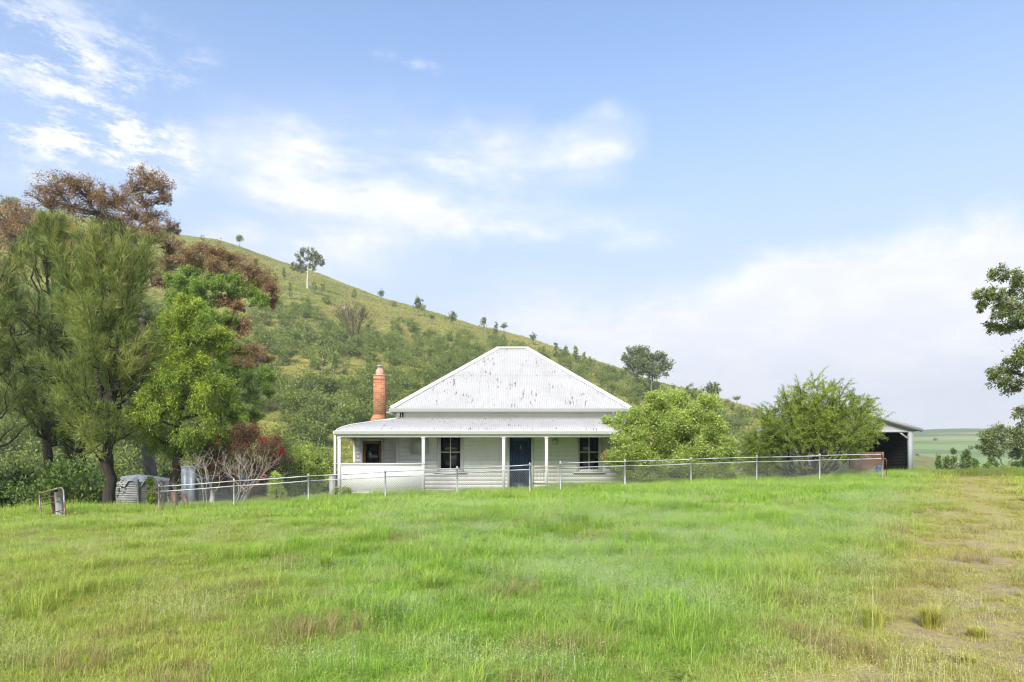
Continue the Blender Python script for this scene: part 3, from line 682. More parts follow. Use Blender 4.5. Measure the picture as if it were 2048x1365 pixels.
def crown_tree(name,label,cat,base,trunk,clusters,lm,bm,leafL,leafW,nl,r0=.2,droop=.5,sub=14,group=None,twig=True,shell=.5,crown_name='crown',rtip=.012,extra=None,up=0.0):
    """trunk: list of 3D points; clusters: list of (center, radii(3), weight[, matkey])"""
    root=thing(name,base,label,cat,group); tg=Geo(); tk=np.array(trunk,float)
    m=len(tk); sk=[(tk[i],r0*(1-.6*i/max(1,m-1))) for i in range(m)]
    fine=[]
    for i in range(m-1):
        for k in np.linspace(0,1,5)[:-1]: fine.append((tk[i]+(tk[i+1]-tk[i])*k, r0*(1-.6*(i+k)/(m-1))))
    sk=fine[len(fine)//4:]+[sk[-1]]
    rr=np.array([x[1] for x in fine]+[r0*.4]); pth=np.array([x[0] for x in fine]+[tk[-1]]); pth[1:-1]+=R.normal(0,r0*.18,(len(pth)-2,3)); rr[0]*=1.35
    tg.tube(pth,rr,8)
    order=sorted(range(len(clusters)),key=lambda i:np.linalg.norm(clusters[i][0]-tk[-1]))
    crowns={}
    for ci in order:
        c,rad,w=clusters[ci][:3]; mk=clusters[ci][3] if len(clusters[ci])>3 else None; c=np.array(c,float); rad=np.array(rad,float)
        best=min(sk,key=lambda s:np.linalg.norm(s[0]-c)+2.2*max(0,s[0][2]-c[2]+.25*np.linalg.norm((s[0]-c)[:2]))-6*s[1])
        L=np.linalg.norm(best[0]-c); rb=min(best[1]*.72,.02+.028*L)
        pt=curve(best[0],c,8,arch=-.06,wob=.045); rd=np.linspace(rb,max(rtip*1.6,rb*.35),8); tg.tube(pt,rd,6,cap=False)
        sk+= [(pt[k],rd[k]) for k in range(2,8)]
        n=int(nl*w); pts,idx,sc=blob(n,rad,sub,shell)
        cg=crowns.setdefault(mk,Geo())
        ct=R.uniform(-.12,.12,sub)[idx]
        d=unit(pts)*.8+R.normal(size=(n,3))*.55; d[:,2]+=up-droop
        t=np.clip(.5+ct+R.normal(0,.2,n)+.12*pts[:,2]/max(rad[2],.1),0,1)
        cg.leaves(pts+c,d,leafL*R.uniform(.6,1.3,n),leafW*R.uniform(.7,1.3,n),t)
        if twig:
            for q_ in sc:
                tp=curve(pt[R.integers(4,8)],c+q_*.92,5,arch=-.05,wob=.06); tg.tube(tp,np.linspace(rtip,rtip*.35,5),4,cap=False)
                if twig>1:
                    for _ in range(2):
                        e=tp[3]+R.normal(size=3)*np.mean(rad)*.3; e[2]+=np.mean(rad)*.1; tg.tube([tp[3],(tp[3]+e)/2+R.normal(0,.03,3),e],[rtip*.4,rtip*.3,rtip*.2],3,cap=False)
    part('trunk',tg,bm,root,True)
    for mk,cg in crowns.items(): part(crown_name if mk is None else 'foliage',cg,M[mk] if mk else lm,root)
    return root
L_cas=leafmat('casuarina_needles',[(0,(.045,.062,.02)),(.5,(.12,.155,.038)),(.85,(.19,.225,.05)),(1,(.27,.24,.08))],.35,k=1.7)
L_gum=leafmat('bright_gum_leaves',[(0,(.05,.07,.018)),(.45,(.12,.17,.028)),(.8,(.26,.28,.04)),(1,(.38,.36,.07))],.42,k=2.2)
L_gumg=leafmat('grey_green_gum_leaves',[(0,(.035,.055,.022)),(.5,(.10,.12,.04)),(1,(.19,.20,.07))],.3,k=1.9)
L_epi=leafmat('fresh_gum_shoots',[(0,(.05,.08,.02)),(.5,(.11,.17,.035)),(1,(.24,.28,.06))],.35,k=2.1); M['epi']=L_epi
L_brown=leafmat('dead_brown_leaves',[(0,(.10,.05,.028)),(.5,(.22,.13,.07)),(.9,(.34,.21,.12)),(1,(.40,.29,.16))],.3); M['brownleaf']=L_brown
L_bush=leafmat('oleander_leaves',[(0,(.055,.075,.02)),(.45,(.15,.185,.045)),(.8,(.27,.31,.09)),(1,(.37,.36,.13))],.4,rough=.4,k=2.35)
L_bottle=leafmat('bottlebrush_leaves',[(0,(.05,.075,.018)),(.5,(.13,.16,.03)),(1,(.26,.28,.05))],.4,k=2.6)
L_myrtle=leafmat('dark_red_leaves',[(0,(.03,.035,.018)),(.40,(.07,.075,.03)),(.55,(.13,.05,.035)),(1,(.17,.065,.05))],.3,k=1.6)
L_hill=leafmat('hill_scrub_leaves',[(0,(.07,.085,.022)),(.5,(.13,.16,.036)),(1,(.20,.23,.06))],.3,k=1.7); M['hillleaf']=L_hill
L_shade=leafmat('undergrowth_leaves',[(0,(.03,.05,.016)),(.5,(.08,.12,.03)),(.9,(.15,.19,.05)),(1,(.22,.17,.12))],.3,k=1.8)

M['crimson']=leafmat('crimson_petals',[(0,(.20,.006,.02)),(1,(.40,.02,.06))],.3)
M['white_petal']=leafmat('white_petals',[(0,(.6,.6,.55)),(1,(.8,.8,.75))],.3)

# --- feathery casuarinas
def casuarina(name,label,base,H,Rm,prof,nb,t0=0.,r0=.2,fork=(),ns=15,lean=0.):
    root=thing(name,base,label,'tree'); tg=Geo(); cg=Geo(); base=np.array(base,float)
    stems=[(base,base+np.array([lean,0,H*.93]),r0,0.)]+[(base+np.array([0,0,h0]),base+np.array(e),r0*.55,h0) for h0,e in fork]
    paths=[]
    for p0,p1,r,h0 in stems:
        pt=curve(p0,p1,14,wob=.010); pt[0]-= [0,0,.3]; rd=np.linspace(r,.025,14)**1.0; rd[0]*=1.3; tg.tube(pt,rd,8); paths.append((pt,rd))
    C=[];D=[];LL=[];T=[]
    for b in range(nb):
        pt,rd=paths[0] if (len(paths)==1 or R.random()<.5) else paths[R.integers(1,len(paths))]
        hfrac=R.uniform(0,1)**.85; hh=base[2]+H*(.20+.74*hfrac)
        zs=pt[:,2]; 
        if hh>zs[-1]: hh=zs[-1]-R.uniform(0,.3)
        if hh<zs[0]+.6: hh=zs[0]+.8
        p0=np.array([np.interp(hh,zs,pt[:,k]) for k in range(3)]); fr_=(hh-base[2])/H
        L=Rm*np.interp(fr_,prof[0],prof[1])*R.uniform(.55,1.12); a=R.uniform(0,2*np.pi); up=L*R.uniform(.55,1.25) if fr_<.75 else L*R.uniform(1.6,2.2)
        e=p0+np.array([math.cos(a)*L,math.sin(a)*L*.8,up]); bp=curve(p0,e,8,arch=-.16,wob=.03)
        tg.tube(bp,np.linspace(min(.05,np.interp(hh,zs,rd)*.5),.008,8),5,cap=False)
        ct=R.uniform(-.32,.28)
        for k in range(3,8):
            for j in range(ns//6+1):
                f=R.uniform(-.5,.5); kk=min(7,max(1,k+f)); i0=int(kk); i1=min(7,i0+1); s0=bp[i0]+(bp[i1]-bp[i0])*(kk-i0)
                dr=unit((e-p0)*.6/max(L,.1)+R.normal(size=3)*.55+UP*.35); sl=R.uniform(.35,.9)*(.6+.5*L/Rm)
                sp=np.array([s0,s0+dr*sl*.55,s0+dr*sl-UP*.08*sl]); tg.tube(sp,[.007,.005,.003],3,cap=False)
                n=R.integers(26,44); q=R.random(n); c=s0+(sp[2]-s0)*q[:,None]+R.normal(0,.03,(n,3)); d=dr*.7+R.normal(size=(n,3))*.42+UP*.15
                C.append(c);D.append(d);LL.append(R.uniform(.16,.42,n)); T.append(np.clip(.45+t0+ct+.15*fr_+R.normal(0,.20)+R.normal(0,.16,n),0,1))
    C=np.concatenate(C);D=np.concatenate(D);LL=np.concatenate(LL);T=np.concatenate(T)
    cg.leaves(C,D,LL,.015,T)
    part('trunk',tg,M['bark_dark'],root,True); part('crown',cg,L_cas,root); return root
p=P(218,1034,26.0); p[2]=gz(p[0],26.)
casuarina('casuarina_tree','feathery green casuarina with black forked trunk beside the round water tank',p,9.4,2.0,([0,.2,.45,.75,1],[.75,1.0,1.05,.75,.35]),104,t0=.10,r0=.23,fork=((1.9,(-.9,.1,8.0)),(2.1,(.35,.2,8.9))),ns=18)
p=P(96,1010,30.0); p[2]=gz(p[0],30.)
casuarina('casuarina_tree','taller feathery casuarina with several narrow spires at the far left',p,13.0,2.5,([0,.3,.6,.8,1],[.8,1.05,.75,.35,.12]),112,t0=-.06,r0=.2,fork=((2.2,(-.9,.4,12.2)),(2.4,(.7,.6,12.6)),(3.,(-2.2,0,10.6)),(3.,(1.6,0,11.2))),ns=17)
p=P(-40,1010,28.0); p[2]=gz(p[0],28.)
casuarina('casuarina_tree','feathery casuarina cut off by the left picture edge',p,10.6,2.4,([0,.3,.6,.85,1],[.9,1.05,.8,.45,.2]),66,r0=.18,fork=((2.2,(-.9,.4,9.4)),),ns=14)
p=P(172,1005,33.0); p[2]=gz(p[0],33.)
casuarina('casuarina_tree','slimmer casuarina between the two bigger ones, dark trunk set further back',p,11.8,1.9,([0,.3,.6,.85,1],[.8,1.,.85,.5,.2]),58,t0=-.14,r0=.15,ns=13)

def cl(px,py,Y,rx,rz,w=1.,mk=None,ry=None):
    s=Y/F; c=P(px,py,Y); r=(rx*s,(ry if ry else rx)*s*.9,rz*s); return (c,r,w,mk) if mk else (c,r,w)
# --- bright gum in front of the big dying one
Y=28.; base=P(350,1012,Y); base[2]=gz(base[0],Y)
crown_tree('gum_tree','bright yellow green gum tree with dark trunk right of the casuarinas','tree',base,[base-[0,0,.3],P(352,940,Y),P(352,880,Y),P(362,800,Y),P(372,700,Y),P(378,640,Y)],
 [cl(380,612,Y-1.2,26,26,1.2),cl(355,650,Y-1.2,34,28,1.2),cl(430,680,Y-.8,30,30,1.1),cl(395,655,Y-1.2,40,30,1.4),cl(360,690,Y-1.2,42,34,1.4),cl(412,705,Y,42,34,1.2),cl(380,735,Y-1,50,30,1.1),cl(330,760,Y-1.6,46,36,1.4),cl(425,770,Y-.4,50,40,1.5),cl(375,790,Y-1.2,52,36,1.2),cl(315,820,Y-1.7,44,40,1.4),cl(450,830,Y,38,42,1.3),cl(395,850,Y-1,52,40,1.4),cl(335,880,Y,40,32,1.),cl(310,870,Y+.6,32,30,.7),cl(430,890,Y+.3,40,28,.9),cl(380,915,Y,38,20,.6),cl(470,800,Y+.5,16,30,.4),cl(300,770,Y+.6,24,24,.4)],
 L_gum,M['bark_dark'],.105,.032,4000,r0=.19,droop=.75,sub=16)
# --- big dying gum (brown leaves with fresh shoots)
Y=37.; base=P(300,1000,Y); base[2]=gz(base[0],Y)
T0=[base-[0,0,.3],P(300,900,Y),P(292,760,Y),P(285,640,Y),P(275,560,Y)]
br=[(110,372,34,22),(150,362,30,20),(95,400,30,16),(175,385,32,22),(210,400,28,26),(140,410,34,22),(240,395,20,20),(190,425,34,20),(232,440,30,20),(290,352,26,14),(320,368,18,14),(270,370,18,18),(330,395,12,12),(285,400,22,16),(262,425,20,16),(300,430,26,14),(345,455,12,12),(30,420,24,20),(60,440,34,22),(20,470,26,24),(75,470,30,20),(110,450,34,20),(40,500,26,20),(150,470,30,20),(310,470,26,18),(340,490,24,14),(260,470,24,16),(0,440,26,24),(15,540,20,20),(-30,470,30,30),(200,480,28,18),(240,500,28,18),(180,515,26,16),(285,505,26,18),(335,525,22,16),(140,500,26,18),(220,455,26,16),(300,455,24,14),(320,560,20,16),(255,540,24,16)]
c=[cl(a,b,Y+R.uniform(-2.,2.),rx*1.5,rz*1.3,.8+.02*(rx*rz/20)) for a,b,rx,rz in br]
crown_tree('dying_gum_tree','tall dying gum tree with thin brown foliage above the casuarinas','tree',base,T0,c,L_brown,M['bark_grey'],.105,.034,1250,r0=.36,droop=.55,sub=46,twig=1,shell=.25,rtip=.032)
Y=33.; base=P(432,1000,Y); base[2]=gz(base[0],Y)
T0=[base-[0,0,.3],P(430,920,Y),P(440,820,Y),P(428,720,Y),P(405,640,Y)]
c=[cl(a,b,Y+R.uniform(-.6,1.2),rx*1.2,rz*1.15,1.1,'brownleaf') for a,b,rx,rz in [(385,505,30,14),(410,495,30,14),(440,508,30,16),(470,520,28,16),(495,535,26,18),(520,552,26,20),(542,575,18,16),(500,570,26,18),(455,545,26,14),(430,530,22,14),(395,530,24,14),(365,520,20,14),(545,600,10,12),(480,650,22,20),(455,670,20,18),(505,700,26,14),(490,725,24,14),(530,715,14,10),(470,700,20,16),(470,610,18,14),(445,600,18,12)]]
c+=[cl(a,b,Y-.4+R.uniform(-.6,.6),rx,rz,1.7,'epi') for a,b,rx,rz in [(350,560,22,20),(380,545,24,18),(410,560,24,20),(440,570,26,20),(470,560,24,18),(500,580,24,20),(520,600,20,16),(350,600,24,22),(380,590,26,20),(420,600,26,18),(465,590,18,14),(340,630,20,18),(460,640,16,16),(500,755,26,22),(530,750,22,18),(500,790,26,20),(480,830,24,20),(535,780,14,16),(470,745,20,20),(505,830,20,16),(365,565,24,20),(395,575,26,20),(430,640,24,22),(400,625,26,20),(445,680,22,24),(455,730,22,24),(480,700,16,14)]]
crown_tree('half_dead_gum_tree','gum tree with rust brown leaves over green shoots, right of the bright gum','tree',base,T0,c,L_brown,M['bark_grey'],.10,.034,1250,r0=.24,droop=.5,sub=30,twig=1,shell=.2,rtip=.016)

# --- generic bushes
def bush(name,label,cat,px,py,Y,hw,hh,lm,n,leafL,leafW,ncl=12,bm=None,group=None,flat=.75,r0=.05,crown_name='foliage',droop=.25,sub=12,seedy=.4,lowest=.15):
    c0=P(px,py,Y); b=np.array([c0[0],Y,gz(c0[0],Y)]); s=Y/F; W=hw*s; H=(py-hh)*s if False else (b[2]*-1+P(px,hh,Y)[2])
    cs=[]
    for i in range(ncl):
        a=R.uniform(0,2*np.pi); rr=R.uniform(.2,1)**.6; z=R.uniform(lowest,1)
        w_=math.sqrt(max(0,1-(max(0,z-.45)/.58)**2)); w_*= .75+.25*min(1,z/.3)
        q_=np.array([math.cos(a)*rr*W*.72*w_,math.sin(a)*rr*W*.72*flat*w_,z*H*.84]); cs.append((b+q_,np.array([W*.30,W*.28,H*.19])*R.uniform(.75,1.3),1.))
    return crown_tree(name,label,cat,b,[b-[0,0,.1],b+[0,0,H*.12],b+[R.uniform(-.1,.1)*W,0,H*.3],b+[R.uniform(-.1,.1)*W,0,H*.55]],cs,lm,bm or M['bark_brown'],leafL,leafW,n//ncl,r0=r0,sub=sub,droop=droop,crown_name=crown_name,group=group,twig=True,rtip=.008)
# big light shrub in front of the cottage: hand placed clusters
Y=28.0; base=P(1345,975,Y); base[2]=gz(base[0],Y)
cs=[(1330,815,42,26),(1290,830,34,24),(1375,835,40,26),(1255,850,30,24),(1415,820,26,24),(1330,850,50,28),(1400,860,40,30),(1285,880,44,28),(1232,868,22,14),(1240,905,30,24),(1345,900,52,30),(1430,890,36,32),(1290,925,40,24),(1395,925,46,28),(1255,935,22,18),(1445,925,22,26),(1340,945,50,22),(1225,845,18,9),(1300,955,34,16),(1420,955,34,18),(1262,905,30,22),(1360,800,18,18),(1310,800,16,14),(1430,850,24,22),(1380,955,30,16)]
crown_tree('large_shrub','big rounded yellow green shrub covering the right end of the cottage','shrub',base,[base-[0,0,.1],base+[0,0,.3],base+[.1,0,.8],base+[-.1,0,1.6]],
 [cl(a,b,Y-.7+R.uniform(-.8,.7),rx*1.12,rz*1.12,(rx*rz)/800+.3) for a,b,rx,rz in cs+[(1445,900,24,26),(1440,945,28,22),(1380,870,40,30),(1230,920,18,18),(1252,880,26,22),(1268,850,28,20),(1265,930,28,24),(1280,905,30,26),(1300,940,40,22),(1360,930,44,24)]],L_bush,M['bark_brown'],.11,.034,2700,r0=.09,droop=.05,up=.15,sub=18,crown_name='foliage')
for o in [o for o in bpy.data.objects if o.name=='large_shrub']:
    q_=P(1209,912,26.6); g=Geo(); n=80; c=q_+R.normal(size=(n,3))*[.035,.035,.09]; g.leaves(c,R.normal(size=(n,3)),.05,.02,R.random(n)); part('blossom',g,M['crimson'],o)
# bottlebrush: many stems fanning from the base
def stem_shrub(name,label,cat,base,tips,lm,bm,n_sp,leafL,leafW,r=.06,group=None,nleaf=60,spray=.55,arch=.0):
    root=thing(name,base,label,cat,group); tg=Geo(); cg=Geo(); base=np.array(base,float); C=[];D=[];T=[]
    mains=[]
    for i,tp in enumerate(tips):
        tp=np.array(tp,float); b0=base+np.array([R.normal(0,.12),R.normal(0,.12),-.1])
        pt=curve(b0,tp,9,arch=-.09 if abs(tp[0]-base[0])>.8 else 0,wob=.03); tg.tube(pt,np.linspace(r*R.uniform(.7,1.2),.010,9),6,cap=False); mains.append(pt)
        ct=R.uniform(-.15,.15); od=unit(tp-base)
        for k in range(n_sp):
            f=R.uniform(3.2,8); i0=min(7,int(f)); s0=pt[i0]+(pt[i0+1]-pt[i0])*(f-i0)
            if s0[2]-base[2]<1.55 and s0[0]-base[0]>-1.6 and R.random()<.88: continue
            dr=unit(od*.45+R.normal(size=3)*.7+UP*(.10 if f>6.5 else -.12)+np.array([od[0],0,0])*.35); L=R.uniform(.5,1.2)*spray*(1.5 if k%4==0 else 1.)
            e=s0+dr*L; m_=(s0+e)/2+UP*.06*L; tg.tube([s0,m_,e],[.008,.006,.003],3,cap=False)
            q_=R.uniform(.15,1.05,nleaf)[:,None]; c=s0+(e-s0)*q_+UP*.05*L*np.sin(q_*np.pi)+R.normal(0,.028,(nleaf,3))
            C.append(c); D.append(dr*.75+R.normal(size=(nleaf,3))*.5+UP*.05); T.append(np.clip(.42+ct+R.normal(0,.1)+.25*(s0[2]-base[2])/4.5-.12+R.normal(0,.15,nleaf),0,1))
    C=np.concatenate(C); cg.leaves(C,np.concatenate(D),leafL*R.uniform(.6,1.3,len(C)),leafW,np.concatenate(T))
    part('stem',tg,bm,root,True); part('foliage',cg,lm,root); return root
Y=29.5; base=P(1622,962,Y); base[2]=gz(base[0],Y)
tips=[P(a,b,Y+R.uniform(-1.6,1.6)) for a,b in [(1650,775),(1600,790),(1560,815),(1625,765),(1680,785),(1710,790),(1735,800),(1745,815),(1760,840),(1530,840),(1510,870),(1500,900),(1490,925),(1550,860),(1590,840),(1640,820),(1690,830),(1720,850),(1740,870),(1560,900),(1600,880),(1650,870),(1700,885),(1530,910),(1575,820),(1665,800),(1615,830),(1720,815),(1540,880),(1630,795),(1580,870),(1670,850),(1745,855),(1515,895),(1500,935),(1520,950),(1535,925),(1560,935),(1545,850),(1500,880),(1570,790),(1700,800),(1600,775),(1580,810),(1540,825),(1670,770),(1725,835),(1660,810),(1630,850)]]
stem_shrub('bottlebrush_tree','wide many stemmed bottlebrush tree with drooping green sprays in front of the shed','tree',base,tips,L_bottle,M['bark_dark'],92,.085,.017,r=.055,nleaf=66)
# crepe myrtle with crimson blossom
Y=28.5; base=P(500,1004,Y); base[2]=gz(base[0],Y)
cs=[(480,885,44,22),(440,890,30,20),(520,895,36,24),(550,915,26,22),(470,925,44,24),(520,940,38,24),(430,930,26,22),(500,965,34,20),(550,945,20,18),(415,915,16,16),(485,862,26,12),(545,975,22,18),(455,960,30,20)]
mt=crown_tree('flowering_shrub','dark red leaved shrub with crimson blossom behind the bare bushes','shrub',base,[base-[0,0,.1],base+[0,0,.4],base+[.1,0,.9],base+[0,0,1.5]],[cl(a,b,Y-.3+R.uniform(-.7,.6),rx*1.25,rz*1.25,(rx*rz)/600+.4) for a,b,rx,rz in cs],L_myrtle,M['bark_brown'],.075,.032,2000,r0=.07,droop=.2,sub=14,crown_name='foliage')
for a,b,w in ((437,869,9),(530,884,11),(523,880,8),(564,896,10),(562,905,10),(556,913,10),(493,886,7),(528,955,6),(551,922,7),(416,880,7)):
    q_=P(a,b,Y-1.0); g=Geo(); n=70; c=q_+R.normal(size=(n,3))*w*Y/F*.36; g.leaves(c,R.normal(size=(n,3))+UP*.3,.055,.05,R.random(n)); part('blossom',g,M['crimson'],mt)
# bare pale bushes
def bare(name,label,px,Y,w,h,seed_,group=None,matk='twig',cat='shrub',n0=6,base=None,depth=5,r=.028,spread=.42):
    b=P(px,HY,Y) if base is None else np.array(base,float)
    if base is None: b[2]=gz(b[0],Y)
    root=thing(name,b,label,cat,group); g=Geo(); rng=np.random.default_rng(seed_)
    def rec(p,d,L,r_,k):
        e=p+d*L; m_=(p+e)/2+rng.normal(0,.05*L,3); g.tube([p,m_,e],[r_,r_*.85,r_*.7],5 if k<2 else 3,cap=False)
        if k>=depth: return
        for _ in range(2 if rng.random()<.72 else 3):
            nd=unit(d+rng.normal(size=3)*spread+UP*.10); rec(e,nd,L*rng.uniform(.62,.9),r_*.68,k+1)
    for i in range(n0):
        a=rng.uniform(0,2*np.pi); d=unit(np.array([math.cos(a)*w/h*.55,math.sin(a)*.3*w/h,1.])); rec(b+np.array([rng.normal(0,.1),rng.normal(0,.08),-.1]),d,h*.30,r,0)
    part('branch',g,M[matk],root,True); return root
bare('bare_shrub','leafless pale shrub standing before the red flowering shrub, tallest of three',475,26.6,1.9,2.3,3,n0=5,r=.024)
bare('bare_shrub','leafless pale shrub just right of the metal cabinet',412,26.8,1.5,2.3,5,n0=4,r=.022)
bare('bare_shrub','low leafless twiggy shrub left of the metal cabinet, by the tank',335,27.4,1.3,1.5,8,n0=4,r=.02)
g=Geo(); p=P(424,990,26.6); b0=gz(p[0],26.6); g.tube([(p[0],26.6,b0-.1),(p[0]+.03,26.6,b0+.3),(p[0]+.02,26.6,b0+.62)],[.10,.09,.085],8); solo('tree_stump',g,M['bark_pale'],(p[0],26.6,b0),True,label='short pale stump among the bare shrubs',cat='stump')
# smaller shrubs near the cottage
bush('rose_bush','leafy rose bush with tiny white flowers behind the fence',"shrub",555,1004,25.6,24,944,L_bush,7000,.055,.034,ncl=9,r0=.03)
bush('small_shrub','small yellow green shrub at the foot of the cottage corner post','shrub',684,1002,25.3,20,966,L_bush,1600,.11,.035,ncl=6,r0=.02,sub=8)
bush('garden_shrub','round light green shrub between the red shrub and the cottage','shrub',610,990,31.5,62,890,L_bush,26000,.085,.032,ncl=16,r0=.07)
bush('garden_shrub','pale green bush peeping over the red flowering shrub','shrub',578,985,33.,40,868,L_bush,14000,.085,.032,ncl=12,r0=.07)
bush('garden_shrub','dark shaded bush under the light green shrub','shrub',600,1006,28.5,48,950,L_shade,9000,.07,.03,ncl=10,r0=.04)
bush('tank_shrub','leafy sapling in front of the round water tank','shrub',304,1016,27.5,12,945,L_gum,1800,.12,.036,ncl=7,r0=.03,droop=.7)
# dead base thatch / tussocks by fence end
# right gum, trunk just outside the frame
Y=24.; base=P(2190,950,Y); base[2]=gz(base[0],Y)
cs=[(2003,547,24,12),(2042,560,22,16),(1965,588,14,12),(1990,590,18,14),(2012,600,20,18),(2035,615,26,22),(2000,625,18,14),(1985,655,16,9),(2015,655,24,12),(2050,640,22,18),(2040,580,20,14),(1965,612,10,8),
(2035,720,22,16),(2010,735,20,16),(2000,760,22,14),(2035,765,26,22),(1992,745,12,12),(2050,830,20,22),(2060,700,26,24),(2100,600,50,40),(2110,720,50,50),(2150,500,60,40),(2200,600,60,60),(2100,850,40,40),(2095,780,26,22)]
crown_tree('gum_tree','leafy gum tree reaching in from the right picture edge, trunk out of view','tree',base,[base-[0,0,.3],P(2180,800,Y),P(2170,680,Y),P(2160,560,Y)],[cl(a,b,Y+R.uniform(-.8,.8),rx,rz,(rx*rz)/600+.25) for a,b,rx,rz in cs],L_gumg,M['bark_grey'],.11,.042,900,r0=.22,droop=.35,sub=12,twig=2,shell=.4,rtip=.010)
bush('edge_shrub','dark green shrub at the right picture edge beside the track','shrub',2052,958,33.,32,905,L_shade,9000,.09,.04,ncl=10,r0=.05)

# --- middle distance on the right
def far_gum(name,label,base,s,cs,lm,bm,nl,L,W,r0,group=None,cat='tree',sub=10,tw=True):
    """cs in metres relative to base: (x,z,rx,rz)"""
    base=np.array(base,float); top=max(c[1] for c in cs)
    cl_=[(base+[x,R.uniform(-.5,.5)*rx*1.5,z],(rx,rx*.9,rz),rx*rz/4.+.2) for x,z,rx,rz in cs]
    return crown_tree(name,label,cat,base,[base-[0,0,.5],base+[0,0,top*.25],base+[R.normal(0,.02)*top,0,top*.45],base+[R.normal(0,.03)*top,0,top*.65]],cl_,lm,bm,L,W,nl,r0=r0,sub=sub,twig=tw,group=group,rtip=.03*top/12)
def mid_base(px,py,Y):   # a point on whichever terrain is uppermost
    x=(px-CX)/F*Y; return np.array([x,Y,max(gz(x,Y),float(hill_z(x,Y)) if Y>80 else -99)])
Y=72.; b=P(2006,938,Y)
b[2]=gz(b[0],Y)
sY=Y/F
far_gum('gum_tree','broad hazy gum tree standing in the valley by the right edge',b,1,[((a-2006)*sY,P(a,z,Y)[2]-b[2],rx*sY,rz*sY) for a,z,rx,rz in [(1975,880,16,14),(1990,868,18,12),(2010,862,20,12),(2030,868,18,14),(1968,900,14,9),(2000,885,22,14),(2030,890,20,14),(2048,880,18,16),(1985,905,14,10),(2045,905,16,12)]],L_gumg,M['bark_grey'],2600,.24,.13,.42)
g=Geo(); pz=-1.8
# saplings and shrubs at the brow
for px,top,Y,hw,lab in ((1903,905,60,12,'wispy sapling on the brow, first right of the shed'),(1925,912,64,11,'dark pointed sapling on the brow in the middle of its row'),(1938,906,62,14,'dark bushy sapling just left of the valley gum'),(1958,922,58,16,'low dark shrub right of the bushy sapling'),(1980,928,55,16,'low green shrub under the valley gum'),(1878,915,66,10,'pale green shrub rising near the two grazing cows'),(1995,920,70,20,'light green shrub at the foot of the valley gum'),(2020,935,52,16,'low shrub between the valley gum and the dark edge shrub')):
    x=(px-CX)/F*Y; zb=gz(x,Y); 
    H=P(px,top,Y)[2]-zb; W=hw*Y/F*1.3
    bb=np.array([x,Y,zb]); cc=[(bb+[R.normal(0,.35)*W,R.normal(0,.35)*W,H*z],(W*.5*(1.25-z),W*.5*(1.25-z),H*.13),1.) for z in np.linspace(.25,.93,9)]
    crown_tree('brow_shrub',lab,'shrub',bb,[bb-[0,0,.2],bb+[0,0,H*.5],bb+[0,0,H*.9]],cc,L_shade,M['bark_brown'],.22,.10,330,r0=.07,sub=8,group='shrubs along the brow')

# --- hillside
def hill_tree(px,py,h,w,label,kind='round',lm=None,pale=False,seed=None):
    b=on_hill(px,py); s=b[1]/F; H=h*s; W=w*s
    if kind=='gum': cs=[(math.cos(a)*W*.42*r_,H*(.64+.28*math.sin(a)*r_),W*.17,H*.085) for a,r_ in [(k*.92,R.uniform(.35,1)) for k in range(21)]]
    elif kind=='round': cs=[(math.cos(a)*W*.3*r_,H*(.68+.22*math.sin(a)*r_),W*.24,H*.13) for a,r_ in [(R.uniform(0,6.3),R.uniform(.2,1)) for _ in range(9)]]
    else: cs=[(R.normal(0,.13)*W*(1.2-z),H*z,W*.34*(1.2-z),H*.12) for z in np.linspace(.28,.93,9)]
    n=int(max(60,min(300,W*H*5)))
    return far_gum('hill_tree',label,b,1,cs,lm or L_gumg,M['bark_pale'] if pale else M['bark_grey'],n,.55,.36,max(.16,H*.022),sub=7 if kind!='gum' else 9,tw=(kind=='gum'))
hill_tree(479,496,30,19,'lone small round tree on the skyline near the hilltop')
b=on_hill(615,577); s=b[1]/F
far_gum('hill_tree','largest gum with a white trunk on the upper slope',b,1,[(a*s,z*s,rx*s,rz*s) for a,z,rx,rz in [(-14,66,9,6),(-4,73,10,6),(8,74,10,6),(18,68,9,6),(24,60,8,7),(21,50,8,5),(-12,56,8,5),(2,62,9,5),(14,58,8,5),(-20,47,9,5),(-26,42,8,5),(-8,44,9,5),(6,46,6,4),(-14,38,8,4),(26,52,6,5),(12,40,5,4)]],L_gumg,M['bark_pale'],420,.5,.34,.42,sub=10,tw=True)
hill_tree(762,606,30,13,'small ragged tree just under the skyline, right of the large gum')
hill_tree(836,633,42,20,'thin trunked tree rising above the skyline halfway down the ridge')
hill_tree(906,657,34,22,'small bushy tree on the slope below the thin trunked tree')
hill_tree(967,667,34,15,'slender ragged tree near the skyline left of the roof ridge')
hill_tree(1008,665,22,16,'small round tree breaking the skyline above the roof ridge')
hill_tree(864,650,22,11,'faint little tree between two larger ones on the ridge slope')
hill_tree(992,682,36,18,'dense dark tree just below the skyline over the roof ridge','cone')
hill_tree(1066,690,24,17,'small tree on the skyline just right of the roof ridge')
for i,(a,b,h,w,l) in enumerate([(1112,716,32,18,'dark tree at the left of the skyline grove right of the roof'),(1132,722,30,24,'bushy tree in the middle of the skyline grove right of the roof'),(1152,728,34,26,'tall bushy tree in the skyline grove right of the roof'),(1168,734,30,20,'last tree of the skyline grove, at its right end')]): hill_tree(a,b,h,w,l,'cone',L_hill)
hill_tree(1275,782,98,76,'tall spreading gum on the ridge, left of a pair','gum')
hill_tree(1303,790,94,84,'tall spreading gum on the ridge, right of a pair','gum')
hill_tree(1252,757,22,16,'little bush tree at the foot of the left ridge gum','round',L_hill)
hill_tree(1426,806,42,32,'open crowned tree on the skyline above the big shrub','gum')
hill_tree(1404,800,28,14,'small tree on the skyline beside the open crowned one')
